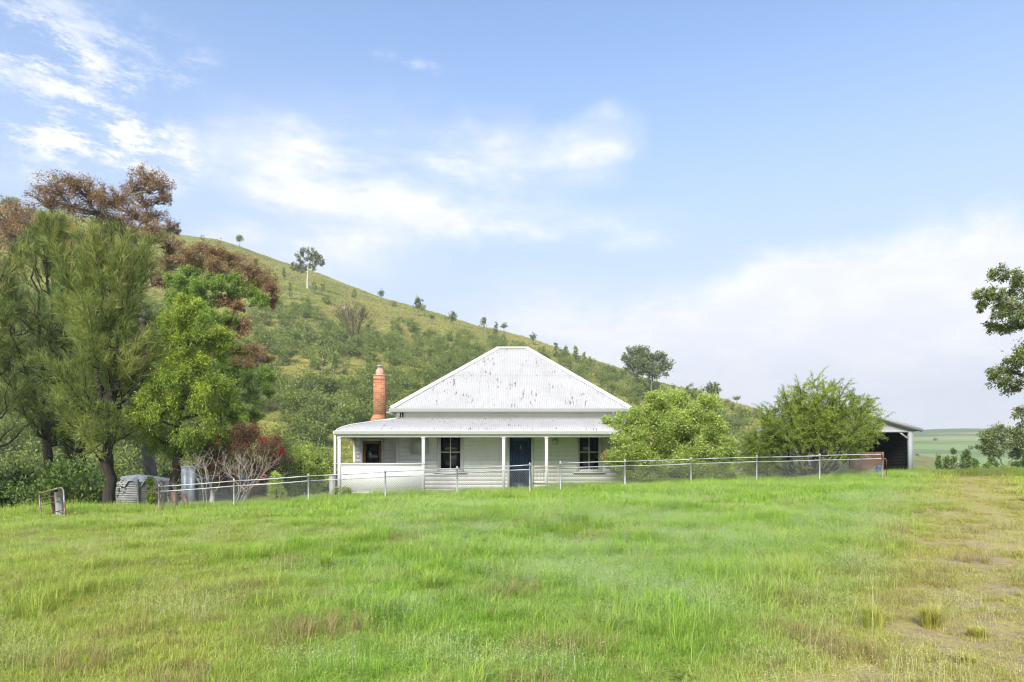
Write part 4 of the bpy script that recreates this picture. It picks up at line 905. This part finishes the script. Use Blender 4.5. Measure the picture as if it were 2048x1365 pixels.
hill_tree(1385,822,46,50,'bent dark limbed tree below the skyline above the big shrub','gum',L_hill)
hill_tree(1330,806,30,34,'bushy tree below the right ridge gum','round',L_hill)
hill_tree(1474,804,16,16,'tiny tree on the skyline far right of the ridge','round',L_hill)
hill_tree(1500,846,30,26,'scrubby tree on the lower right shoulder of the hill','round',L_hill)
hill_tree(645,745,78,26,'pale pointed young gum in the hillside thicket, left one','cone',L_hill)
hill_tree(668,752,62,22,'pale pointed young gum in the hillside thicket, right one','cone',L_hill)
hill_tree(610,705,60,20,'slim young gum higher in the hillside thicket','cone',L_hill)
hill_tree(568,560,26,9,'tiny upright tree on the upper slope left of the white trunk gum','cone')
hill_tree(580,600,38,14,'narrow tree beside the brown gum foliage on the upper slope','cone')
for a,b,h,w,l in ((628,588,24,18,'clump tree at the foot of the white trunk gum, left'),(645,592,26,14,'clump tree at the foot of the white trunk gum, right'),(709,598,18,18,'round bush tree alone on the open upper slope')): hill_tree(a,b,h,w,l,'cone',L_hill)
hill_tree(22,425,30,44,'leafy tree on the hilltop at the far left','round',L_hill)
hill_tree(60,432,18,30,'low tree on the hilltop beside the leafy one','round',L_hill)
b=on_hill(709,694); s=b[1]/F
bare('dead_tree','bare dead dark tree standing alone on the hillside',0,0,38*s,74*s,4,matk='bark_brown',cat='tree',n0=5,base=b,depth=6,r=.17,spread=.26)
for a,b_,w,l in ((626,613,5,'white boulder on the upper slope, left of two'),(688,618,6,'pale boulder heap on the upper slope, right of two'),(985,688,4,'pinkish grey boulder above the cottage roof'),(1275,792,8,'flat grey rock slab below the ridge gums')):
    p=on_hill(a,b_); s=p[1]/F; g=Geo(); an=np.linspace(0,2*np.pi,13)
    for k in range(1):
        c=p; rr=w*s*R.uniform(.7,.95)
        G=np.array([[c+np.array([math.cos(t)*rr*q_*(1+.25*math.sin(3*t+k)),math.sin(t)*rr*q_,rr*zz]) for t in an] for q_,zz in ((1,-.4),(1.0,.15),(.75,.55),(.3,.75),(.01,.78))]); g.grid(G)
    solo('boulder',g,M['rock'],p,label=l,cat='rock')
# bushes: four prototypes, copied over the open slope
def bush_mesh(W,H,n,T0=.5):
    g=Geo(); pts,idx,sc=blob(n,np.array([W*.42,W*.42,H*.40]),9,.4); pts[:,2]=np.abs(pts[:,2]+H*.42)
    d=unit(pts-[0,0,H*.3])+R.normal(size=(n,3))*.5; g.leaves(pts,d,.30*R.uniform(.7,1.3,n),.20,np.clip(T0+R.normal(0,.15,n)+R.uniform(-.15,.15,9)[idx]+.12*(pts[:,2]/H-.5),0,1)); return g
protos=[]
specs=[(4.2,3.0,900,.5,'green rounded shrub scattered on the grassy hillside'),(3.2,3.6,800,.35,'dark green upright shrub scattered on the grassy hillside'),(5.0,2.6,900,.65,'light green spreading shrub scattered on the grassy hillside'),(2.4,1.5,380,.4,'low dark tuft of scrub scattered on the grassy hillside')]
for W,H,n,T0,l in specs: protos.append(mesh_of('hill_shrub',bush_mesh(W,H,n,T0),mat=L_hill))
def inpoly(x,y,pl):
    c=False; j=len(pl)-1
    for i in range(len(pl)):
        if (pl[i][1]>y)!=(pl[j][1]>y) and x<(pl[j][0]-pl[i][0])*(y-pl[i][1])/(pl[j][1]-pl[i][1])+pl[i][0]: c=not c
        j=i
    return c
dense=[[(680,750),(760,740),(850,770),(800,800),(740,870),(620,870)],[(740,680),(900,690),(980,700),(930,740),(860,780),(800,760)],[(470,640),(560,610),(640,635),(700,640),(740,665),(755,690),(735,730),(770,770),(700,800),(640,780),(620,860),(560,900),(440,900)],
       [(800,690),(850,672),(930,690),(1010,690),(1180,725),(1290,780),(1400,800),(1380,860),(1200,800),(1000,720),(880,760),(830,740)],
       [(560,840),(640,870),(660,940),(560,950)],[(-200,560),(300,600),(470,700),(470,1000),(-200,1000)],[(1400,810),(1500,850),(1560,880),(1560,960),(1380,960)]]
sparse=[[(560,600),(760,640),(1000,690),(1100,720),(900,860),(560,900)],[(1180,720),(1520,830),(1540,900),(1300,880)],[(660,690),(900,720),(880,850),(640,860)]]
def try_pt(polys,x0,x1,y0,y1):
    while True:
        x,y=R.uniform(x0,x1),R.uniform(y0,y1)
        if any(inpoly(x,y,q) for q in polys): return x,y
cnt=[0]*4
for i in range(255):
    x,y=try_pt(sparse,540,1560,600,900)
    if i%9==0: x=R.uniform(560,1500); y=float(np.interp(x,HP,HV))+R.uniform(6,60)
    p=on_hill(x,y); k=int(R.choice(4,p=[.3,.2,.28,.22])); cnt[k]+=1
    o=bpy.data.objects.new('hill_shrub',protos[k]); COL.objects.link(o); o.location=p.tolist(); sc_=float(R.uniform(.55,1.3)); o.scale=(sc_,sc_,sc_*float(R.uniform(.8,1.2))); o.rotation_euler[2]=float(R.uniform(0,6.3))
    tag(o,specs[k][4],'shrub','shrubs scattered on the hillside')
g=Geo(); sp=[ (bush_mesh(W*1.1,H*1.25,int(n*.55),T0)) for W,H,n,T0,l in specs[:3]]
def put(g,src,p,s,rz):
    V=np.concatenate(src.V); c,s_=math.cos(rz),math.sin(rz); X=V@np.array([[c,s_,0],[-s_,c,0],[0,0,1]])*s+p; g.add(X,np.concatenate(src.Q),np.clip(np.concatenate(src.T)+R.uniform(-.33,.30),0,1))
for i in range(1750):
    x,y=try_pt(dense,-200,1560,560,1000)
    p=on_hill(x,y)
    if x>460 and mnoise.noise((p[0]*.035,p[1]*.035,2.))<-.36: continue
    put(g,sp[i%3],p,R.uniform(.6,1.35),R.uniform(0,6.3))
solo('scrub_thicket',g,L_hill,(0,0,0),label='dense green scrub covering the lower hillside',cat='scrub',kind='stuff')
g=Geo(); n=150000; pa=R.uniform(-300,1800,n); D_=np.interp(pa,HP,HD); tt=R.uniform(.02,1.01,n)**.8; Yq=Y0H+(D_-Y0H)*tt; Xq=(pa-CX)/F*Yq; Zq=hill_z(Xq,Yq)
nv=np.array([mnoise.noise((a*.05,b*.05,0))+.6*mnoise.noise((a*.3,b*.3,4)) for a,b in zip(Xq,Yq)]); kp=nv>R.uniform(-.9,.5,n)
c=np.stack([Xq,Yq,Zq-.05],-1)[kp]; n=len(c); d=R.normal(size=(n,3))*.45+UP; g.leaves(c,d,R.uniform(.2,.6,n),R.uniform(.2,.5,n),np.clip(.5+nv[kp]*.5+R.normal(0,.22,n),0,1))
solo('hill_grass',g,leafmat('hill_grass_tufts',[(0,(.12,.14,.03)),(.35,(.22,.24,.055)),(.7,(.35,.33,.09)),(1,(.35,.28,.12))],.35,k=1.35),(0,0,0),label='rough tufted pasture grass on the hillside',cat='grass',kind='stuff')
# undergrowth under the left trees and behind the cottage yard
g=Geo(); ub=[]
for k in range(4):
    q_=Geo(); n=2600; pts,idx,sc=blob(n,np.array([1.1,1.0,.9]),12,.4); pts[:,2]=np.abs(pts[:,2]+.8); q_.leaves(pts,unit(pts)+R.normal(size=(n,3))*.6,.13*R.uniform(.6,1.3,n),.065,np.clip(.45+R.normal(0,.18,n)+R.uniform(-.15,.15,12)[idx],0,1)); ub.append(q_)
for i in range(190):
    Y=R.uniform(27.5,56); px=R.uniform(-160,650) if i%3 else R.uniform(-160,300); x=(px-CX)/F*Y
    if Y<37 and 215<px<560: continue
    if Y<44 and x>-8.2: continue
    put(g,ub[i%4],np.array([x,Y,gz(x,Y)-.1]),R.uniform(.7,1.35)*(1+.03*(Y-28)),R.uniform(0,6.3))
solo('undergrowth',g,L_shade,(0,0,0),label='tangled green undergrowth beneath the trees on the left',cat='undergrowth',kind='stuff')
g=Geo()
for i in range(70):
    Y=R.uniform(44,74); px=R.uniform(1500,2150) if i%2 else R.uniform(1800,1960); x=(px-CX)/F*Y; put(g,ub[i%4],np.array([x,Y,gz(x,Y)-.2]),R.uniform(.5,1.0),R.uniform(0,6.3))
solo('undergrowth',g,L_shade,(0,0,0),label='low scrub beyond the brow on the right',cat='undergrowth',kind='stuff')
for px_,Yt,h_,w_,lab in ((1934,640,9,11,'tiny dark tree alone on the far green slope'),(1868,700,5,8,'speck of a bush high on the far green slope'),(1957,760,5,7,'small bush on the far green slope behind the valley gum')):
    xt=(px_-CX)/F*Yt; i_=int(np.argmin((FARG[0]-xt)**2+(FARG[1]-Yt)**2)); b=np.array([FARG[0].flat[i_],FARG[1].flat[i_],FARG[2].flat[i_]]); s=b[1]/F
    far_gum('hill_tree',lab,b,1,[(R.normal(0,.22)*w_*s,h_*s*z,w_*.3*s,h_*.16*s) for z in (.4,.5,.6,.7,.8)],L_hill,M['bark_grey'],120,1.0,.8,.3,sub=6,tw=False)
# cows
for px,py,flip,lab in ((1834,912,1,'tiny black cow grazing on the tan slope right of the shed'),(1893,925,-1,'tiny black cow lower on the slope nearer the saplings')):
    b=on_hill(px,py+1.5); root=None; sk=bpy.data.meshes.new('cow'); 
    J=[((-.75,0,1.25),.30),((-.2,0,1.18),.40),((.35,0,1.18),.38),((.75,0,1.3),.30),((1.05,0,1.15),.20),((1.3,0,.75),.13),((1.5,0,.45),.13),((1.6,0,.25),.09),
       ((-.8,.18,.9),.17),((-.88,.2,.5),.08),((-.82,.2,.02),.06),((-.8,-.18,.9),.17),((-.95,-.2,.5),.08),((-.88,-.2,.02),.06),((.6,.18,.85),.13),((.62,.2,.45),.08),((.62,.2,.02),.06),((.6,-.18,.85),.13),((.7,-.2,.45),.08),((.72,-.2,.02),.06),((-1.02,0,1.3),.05),((-1.1,0,.7),.03)]
    E=[(0,1),(1,2),(2,3),(3,4),(4,5),(5,6),(6,7),(0,8),(8,9),(9,10),(0,11),(11,12),(12,13),(2,14),(14,15),(15,16),(2,17),(17,18),(18,19),(0,20),(20,21)]
    sk.from_pydata([(a[0]*flip,a[1],a[2]) for a,_ in J],E,[]); sk.materials.append(M['cow']); o=bpy.data.objects.new('cow',sk); COL.objects.link(o); o.location=b.tolist()
    md=o.modifiers.new('Skin','SKIN'); 
    for v,(a,r_) in zip(sk.skin_vertices[0].data,J): v.radius=(r_,r_)
    sk.skin_vertices[0].data[1].use_root=True
    s2=o.modifiers.new('Sub','SUBSURF'); s2.levels=1; s2.render_levels=1
    tag(o,lab,'cow','cows grazing on the far slope')

# ================================================================== grass
def tuft(n,hr,wd,lean,tdry=.0,seg=2,disc=.26,clump=0,base_t=(0,.85)):
    g=Geo(); 
    if clump: cc=R.uniform(-disc,disc,(clump,2)); i=R.integers(0,clump,n); xy=cc[i]+R.normal(0,.03,(n,2))
    else: xy=R.uniform(-disc,disc,(n,2))
    h=R.uniform(hr[0],hr[1],n); a=R.uniform(0,6.283,n); ln=np.abs(R.normal(0,lean,n))*h
    d=np.stack([np.cos(a),np.sin(a)],-1); sd=np.stack([-d[:,1],d[:,0]],-1)
    w=wd*R.uniform(.6,1.3,n)/2; t=R.uniform(base_t[0],base_t[1],n); t=np.where(R.random(n)<tdry,.97,t)
    def lv(f,k,ww): 
        c=xy+d*(ln*f**2)[:,None]; z=h*(k)
        l=np.concatenate([c-sd*(w*ww)[:,None],z[:,None]],1); r=np.concatenate([c+sd*(w*ww)[:,None],z[:,None]],1); return l,r
    L=[lv(np.zeros(n),np.full(n,-.08),1.),lv(np.full(n,.55),np.full(n,.58),.85),lv(np.full(n,1.1),np.clip(1-.25*ln/h,.4,1),.12)]
    V=np.stack([L[0][0],L[0][1],L[1][0],L[1][1],L[2][0],L[2][1]],1).reshape(-1,3)
    b=np.arange(n)[:,None]*6; Q=np.concatenate([b+[0,1,3,2],b+[2,3,5,4]]); g.add(V,Q,np.repeat(t,6)); return g
def seedtuft(n,hr,disc=.26):
    g=tuft(n,hr,.0020,.55,.25,disc=disc,base_t=(0,1)); V=np.concatenate(g.V).reshape(-1,6,3); tips=V[:,4]; 
    m=7; c=np.repeat(tips,m,0)+R.normal(0,.026,(len(tips)*m,3))-np.array([0,0,.02]); g.leaves(c,R.normal(size=c.shape)+[0,0,.3],.016,.004,R.uniform(.0,.95,len(c))); return g
M['weed']=leafmat('broad_weed_leaves',[(0,(.08,.10,.02)),(.5,(.14,.18,.035)),(1,(.20,.24,.05))],.35,k=1.8)
lib=bpy.data.collections.new('grass_library')
def lb(nm,g,mt):
    o=bpy.data.objects.new(nm,mesh_of(nm,g,mat=mt)); lib.objects.link(o)
lb('g0_short',tuft(760,(.02,.065),.0034,1.1,.14),M['grass']); lb('g1_short',tuft(700,(.02,.085),.0034,1.2,.18,clump=30),M['grass'])
lb('g2_mid',tuft(620,(.05,.16),.0036,.95,.06),M['grass']); lb('g3_mid',tuft(600,(.05,.20),.0036,1.0,.08,clump=18),M['grass'])
lb('g4_tall',tuft(430,(.10,.34),.0044,.8,.04,clump=14),M['grass']); lb('g5_tall',tuft(400,(.10,.38),.0044,.95,.08,clump=9),M['grass'])
lb('g6_seed',seedtuft(80,(.14,.30)),M['seed']); lb('g7_seed',seedtuft(100,(.12,.25)),M['seed'])
lb('g8_far',tuft(260,(.08,.22),.009,.5,.05,disc=.32),M['grass']); lb('g9_far',tuft(240,(.10,.30),.009,.55,.07,disc=.32,clump=20),M['grass'])
def vn(x,y,s,o=0): return np.array([mnoise.noise((a*s+o,b*s-o,o)) for a,b in zip(x,y)])
lb('ga_weed',tuft(46,(.06,.17),.024,1.1,0.,disc=.09,base_t=(.3,1)),M['weed']); lb('gb_dead',tuft(260,(.04,.20),.0040,1.1,1.,clump=8),M['grass'])
pts=[];rot=[];scl=[];idx=[]
def scatter(Y0,Y1,step):
    ys=np.arange(Y0,Y1,step); X=[];Yv=[]
    for y in ys:
        xs=np.arange(-.80*y-3.2,.80*y+3.2,step); X.append(xs+R.uniform(-.5,.5,len(xs))*step); Yv.append(y+R.uniform(-.5,.5,len(xs))*step)
    return np.concatenate(X),np.concatenate(Yv)
for Y0,Y1,step in ((3.4,9,.30),(9,17,.33),(17,33.5,.42)):
    X,Y=scatter(Y0,Y1,step); n1=vn(X,Y,.5,3.); n2=vn(X,Y,1.7,9.); n3=vn(X,Y,.22,5.)
    d=np.abs(X-.40-.665*Y)*.83; 
    trk=1-sstep(.3,1.4,d+n2*1.4); trk*=1-sstep(24,32,Y)
    verge=1-sstep(.8,2.7,d+n1*1.0)
    leftm=(1-sstep(-.62,-.05,X/np.maximum(Y,1)))*(1-.65*sstep(6,26,Y)); front=1-sstep(4.2,8.5,Y)
    hgt=1.0+.8*n1+.65*n2+.4*n3 - .45*leftm - .35*front - .6*verge - .5*trk
    hgt+= .35*sstep(17,25,Y)
    # inside of the house/behind fence only a little
    keep=(R.random(len(X))>trk*.62)&~((X>-6.7)&(X<5.2)&(Y>27.1))&~((X>13.9)&(Y>33.9))
    keep&=~((Y>29)&(X<-6))|(R.random(len(X))<.8)
    for i in np.where(keep)[0]:
        far=Y[i]>17; h=hgt[i]
        if R.random()<.012 and Y[i]<16: k=10; s=(.7,R.uniform(.5,.9))
        elif R.random()<.05 and Y[i]<24: k=11; s=(1.1,R.uniform(.8,1.4))
        elif trk[i]>.12 or h<.45: k=R.integers(0,2); s=(1.1,.9 if trk[i]>.12 else 1.2)
        elif far: k=8+R.integers(0,2); s=(1.2,max(.45,h*.75))
        elif h<.85: k=2+R.integers(0,2); s=(1.1,max(.5,h))
        else: k=(2 if R.random()<.4 else 4)+R.integers(0,2); s=(1.1,max(.55,h*.72))
        pts.append((X[i],Y[i],0)); rot.append((R.normal(0,.05),R.normal(0,.05),R.uniform(0,6.28))); scl.append((s[0],s[0],s[1])); idx.append(int(k))
        sd=sstep(-.12,.22,n3[i]+.12*n1[i]+.16*(X[i]>-.15*Y[i]))*(1-min(1,1.25*leftm[i]))*(1-.8*verge[i])*(1-.85*front[i])
        if R.random()<sd*(.8 if Y[i]<9 else .65)+.06*(Y[i]<20):
            pts.append((X[i],Y[i],0)); rot.append((0,0,R.uniform(0,6.28))); scl.append((1.2,1.2,.75+.3*R.random())); idx.append(6+int(R.integers(0,2)))
pts=np.array(pts); pts[:,2]=ground_z(pts[:,0],pts[:,1]) 
me=bpy.data.meshes.new('grass'); me.vertices.add(len(pts)); me.vertices.foreach_set('co',pts.astype(np.float32).ravel())
for nm,typ,dat in (('rot','FLOAT_VECTOR',rot),('scl','FLOAT_VECTOR',scl),('idx','INT',idx)):
    a=me.attributes.new(nm,typ,'POINT'); a.data.foreach_set('value' if typ=='INT' else 'vector',np.array(dat,np.int32 if typ=='INT' else np.float32).ravel())
me.update(); go=bpy.data.objects.new('grass',me); COL.objects.link(go); tag(go,'green meadow grass with pale seed heads in front of the fence','grass',kind='stuff')
ng=bpy.data.node_groups.new('grass_scatter','GeometryNodeTree'); ng.interface.new_socket('Geometry',in_out='INPUT',socket_type='NodeSocketGeometry'); ng.interface.new_socket('Geometry',in_out='OUTPUT',socket_type='NodeSocketGeometry')
gi=ng.nodes.new('NodeGroupInput'); gout=ng.nodes.new('NodeGroupOutput'); ci=ng.nodes.new('GeometryNodeCollectionInfo'); ci.inputs[0].default_value=lib; ci.inputs['Separate Children'].default_value=True; ci.inputs['Reset Children'].default_value=True
ip=ng.nodes.new('GeometryNodeInstanceOnPoints'); ip.inputs['Pick Instance'].default_value=True
def na(nm,typ):
    x=ng.nodes.new('GeometryNodeInputNamedAttribute'); x.data_type=typ; x.inputs['Name'].default_value=nm; return x.outputs['Attribute']
lk=ng.links.new; lk(gi.outputs[0],ip.inputs['Points']); lk(ci.outputs[0],ip.inputs['Instance']); lk(na('idx','INT'),ip.inputs['Instance Index'])
e2=ng.nodes.new('FunctionNodeEulerToRotation'); lk(na('rot','FLOAT_VECTOR'),e2.inputs[0]); lk(e2.outputs[0],ip.inputs['Rotation']); lk(na('scl','FLOAT_VECTOR'),ip.inputs['Scale']); lk(ip.outputs[0],gout.inputs[0])
md=go.modifiers.new('scatter','NODES'); md.node_group=ng
# tussocks and dry stems one can point to
def tussock(px,py,Y,h,n,label,matk='grass',w=.006,lean=.55,disc=.06,dry=.1):
    x=(px-CX)/F*Y; z=gz(x,Y); g=tuft(n,(h*.5,h),w,lean,dry,disc=disc); V=np.concatenate(g.V)+[x,Y,z]; g.V=[V]
    solo('grass_tussock',g,M[matk],(x,Y,z),label=label,cat='grass tuft',group='separate tufts and stalks in the meadow')
def yat(px,py):
    a=(px-CX)/F
    Y=np.linspace(3,32,800); e=(ground_z(a*Y,Y)-ZC)/Y; return float(Y[np.argmin(np.abs(e-(HY-py)/F))])
for px,py,h,n,l,k in ((1860,1258,.28,420,'bushy green tussock beside the bare track','grass'),(1955,1280,.14,420,'low rounded tussock on the bare track','grass'),(1745,1262,.34,220,'green tussock at the foot of the tall dry stalks','grass'),(1330,1308,.0,0,'',''),(650,1140,.30,300,'dark green tuft in the left meadow',"grass"),(860,1190,.34,420,'bright green tuft in the middle of the meadow','grass'),(1780,1120,.30,200,'tuft beside the upper track edge','grass'),(1930,1330,.12,300,'leafy weed patch in the bottom right corner','grass')):
    if n: tussock(px,py,yat(px,py),h,n,l,k)
for px,py,h,n,l in ((1762,1270,1.05,9,'tall dry stalks standing left of the track'),(1575,1320,.6,8,'thin dark stalks in the lower right meadow'),(1800,1090,.95,14,'tall pale stalks leaning in front of the last fence posts'),(1740,990,.9,14,'tall arching grass stalks before the fence end'),(1900,965,.8,18,'long arching grass stalks on the crest right of the shed'),(25,1080,.9,10,'tall pale stalks at the left picture edge'),(1335,1335,.5,6,'short dry stalks at the bottom of the meadow')):
    tussock(px,py,yat(px,py),h,n,l,'seed',w=.0032,lean=.8,disc=.3,dry=.5)
# rank grass against the fence foot, sheds and tanks
g=Geo()
def rank(x,y,h,n,disc,z=None):
    q_=tuft(n,(h*.4,h),.009,.45,.12,disc=disc); g.add(np.concatenate(q_.V)+[x,y,gz(x,y)],np.concatenate(q_.Q),np.concatenate(q_.T))
for px in np.arange(310,1775,5.5):
    y=fy(px)+R.uniform(-.25,.25); rank((px-CX)/F*y,y,R.uniform(.18,.42)*(1.4 if px<420 else 1),60,.13)
for px in np.arange(-60,340,7): 
    y=R.uniform(22.5,25.5); rank((px-CX)/F*y,y,R.uniform(.25,.55),70,.2)
for px in np.arange(1500,2120,6):
    y=R.uniform(29,33.3); rank((px-CX)/F*y,y,R.uniform(.2,.5),70,.2)
for px in np.arange(1100,1560,6):
    y=R.uniform(26,27); rank((px-CX)/F*y,y,R.uniform(.25,.6),70,.2)
solo('rank_grass',g,M['grass'],(0,0,0),label='longer rank grass along the foot of the fences and the crest',cat='grass',kind='stuff')

# ================================================================== haze, light, sky, camera
def m_haze():
    m,t=mat('thin_haze'); v=t.n('ShaderNodeVolumePrincipled',{'Color':(.90,.94,1.0,1),'Density':HAZE_D,'Anisotropy':.2}); t.set(t.out.inputs[1],v.outputs[0]); return m
HAZE_D=.00045
if HAZE_D:
    g=Geo(); g.box((-1300,-150,-40),(2900,1300,135)); o=solo('haze',g,m_haze(),(0,0,0),kind='stuff',label='thin pale haze in the air over the valley',cat='haze')
EXPO=1.3
SC.view_settings.view_transform='Standard'; SC.view_settings.look='None'; SC.view_settings.exposure=EXPO; SC.view_settings.gamma=1
SE,SA=math.radians(34),math.radians(197)   # sun elevation, compass azimuth (0 = +Y, clockwise)
sd=np.array([math.sin(SA)*math.cos(SE),math.cos(SA)*math.cos(SE),math.sin(SE)])
ld=bpy.data.lights.new('sun','SUN'); ld.energy=2.5; ld.angle=math.radians(20); ld.color=(1,.955,.88); lo=bpy.data.objects.new('sun',ld); COL.objects.link(lo)
lo.rotation_euler=Vector(-sd).to_track_quat('-Z','Y').to_euler(); lo.location=(0,-20,60)
W=bpy.data.worlds.new('World'); SC.world=W; W.use_nodes=True; W.node_tree.nodes.clear(); t=NT(W.node_tree)
sky=t.n('ShaderNodeTexSky',sky_type='NISHITA',sun_disc=False,sun_elevation=SE,sun_rotation=SA,altitude=200,air_density=1.0,dust_density=1.2,ozone_density=2.0)
V=t.n('ShaderNodeTexCoord').outputs['Generated']; vx,vy,vz=t.n('ShaderNodeSeparateXYZ',{0:V}).outputs
base=sky.outputs[0]
base=t.mix(1.0,base,(.97,1.10,1.20),'MULTIPLY')
CW=(4.65,4.65,4.7)
nz=t.noise(3.1,t.scale(V,(1,1,3.2)),7,.62); nz2=t.noise(9.,t.scale(V,(1,1,2.4)),6,.68); wis=t.noise(5.,t.n('ShaderNodeVectorMath',{0:V,1:(1.6,.5,4.0)},operation='MULTIPLY').outputs[0],8,.78)
def dirn(px,py): return unit(np.array([(px-CX)/F,1,(HY-py)/F]))
warp=t.n('ShaderNodeVectorMath',{0:V,1:t.n('ShaderNodeVectorMath',{0:t.n('ShaderNodeVectorMath',{0:t.noise(4.,V,5,.6,out=1),1:(-.5,-.5,-.5)},operation='ADD').outputs[0],1:(.22,.1,.16)},operation='MULTIPLY').outputs[0]},operation='ADD').outputs[0]
def blobm(px,py,rx,rz,amt,soft=1.0):
    d=dirn(px,py); s=math.sqrt(((px-CX)/F)**2+1+((HY-py)/F)**2)
    v=t.n('ShaderNodeVectorMath',{0:warp,1:tuple(-float(x) for x in d)},operation='ADD').outputs[0]; v=t.scale(v,(F/rx*s*.9,F/rx*s*.35,F/rz*s*.9))
    L=t.n('ShaderNodeVectorMath',{0:v},operation='LENGTH').outputs['Value']; return t.m('MULTIPLY',t.mr(L,.15,1.15,1,0),amt)
def addm(a,b): return t.m('ADD',a,b)
soft=blobm(760,350,400,130,.8)
for q_ in ((930,310,200,80,.5),(1190,290,100,62,.8),(930,455,430,60,.6),(1010,470,160,30,.6),(560,330,240,120,.3),(620,480,300,110,.35),(1230,470,130,30,.5),(1330,640,500,90,.5)): soft=addm(soft,blobm(*q_))
cir=blobm(60,180,240,180,1.0)
for q_ in ((230,315,110,34,.7),(150,240,190,60,.8),(400,440,80,22,.6),(150,30,260,60,.6),(20,60,110,60,.6),(850,150,60,20,.4),(1975,435,70,40,.75)): cir=addm(cir,blobm(*q_))
bank=blobm(1850,720,660,220,1.4)
for q_ in ((1550,620,520,120,.6),(2000,600,260,150,.8),(1300,720,600,110,.35)): bank=addm(bank,blobm(*q_))
m1=t.m('MULTIPLY',soft,t.m('MULTIPLY',t.mr(nz,.34,.62,.15,1.2),t.mr(nz2,.3,.6,.75,1.1)))
m2=t.m('MULTIPLY',t.m('MULTIPLY',cir,.85),t.m('MULTIPLY',t.mr(wis,.44,.62,0,1.05),t.mr(nz2,.3,.6,.35,1.1)))
m3=t.m('MULTIPLY',bank,t.m('MULTIPLY',t.mr(nz,.32,.58,.7,1.3),t.mr(nz2,.35,.6,.85,1.15)))
gen=t.m('MULTIPLY',t.mr(nz,.5,.7,0,.7),t.mr(vy,.3,-.2,0,1))       # loose cloud in the rest of the sky
mm=t.m('ADD',t.m('ADD',m1,m2),t.m('ADD',m3,gen),clamp=True)
hz_=t.mr(vz,.12,.60,.93,.10)
cc=t.mix(t.mr(nz2,.38,.62),(CW[0]*.91,CW[1]*.93,CW[2]*.98),CW)
cc=t.mix(t.m('MULTIPLY',t.mr(vz,.24,.05,0,.35),t.mr(nz,.42,.62,1,.2)),cc,(3.2,3.45,3.95))
col=t.mix(hz_,base,(3.0,3.35,4.05)); col=t.mix(t.m('MULTIPLY',mm,.95),col,cc)
bg=t.n('ShaderNodeBackground',{'Color':col,'Strength':.10}); wo=t.n('ShaderNodeOutputWorld'); t.set(wo.inputs[0],bg)
cam=bpy.data.cameras.new('camera'); co=bpy.data.objects.new('camera',cam); COL.objects.link(co); co.location=(0,0,ZC); co.rotation_euler=(math.pi/2,0,0)
cam.sensor_width=36; cam.lens=36*F/2048; cam.shift_y=(HY-682.5)/2048; cam.clip_end=6000; cam.clip_start=.05; SC.camera=co
try:
    SC.cycles.volume_max_steps=64; SC.cycles.volume_bounces=0; SC.cycles.max_bounces=6; SC.cycles.transparent_max_bounces=4; SC.cycles.diffuse_bounces=3
    SC.cycles.use_denoising=True; SC.cycles.filter_width=1.15
except Exception: pass
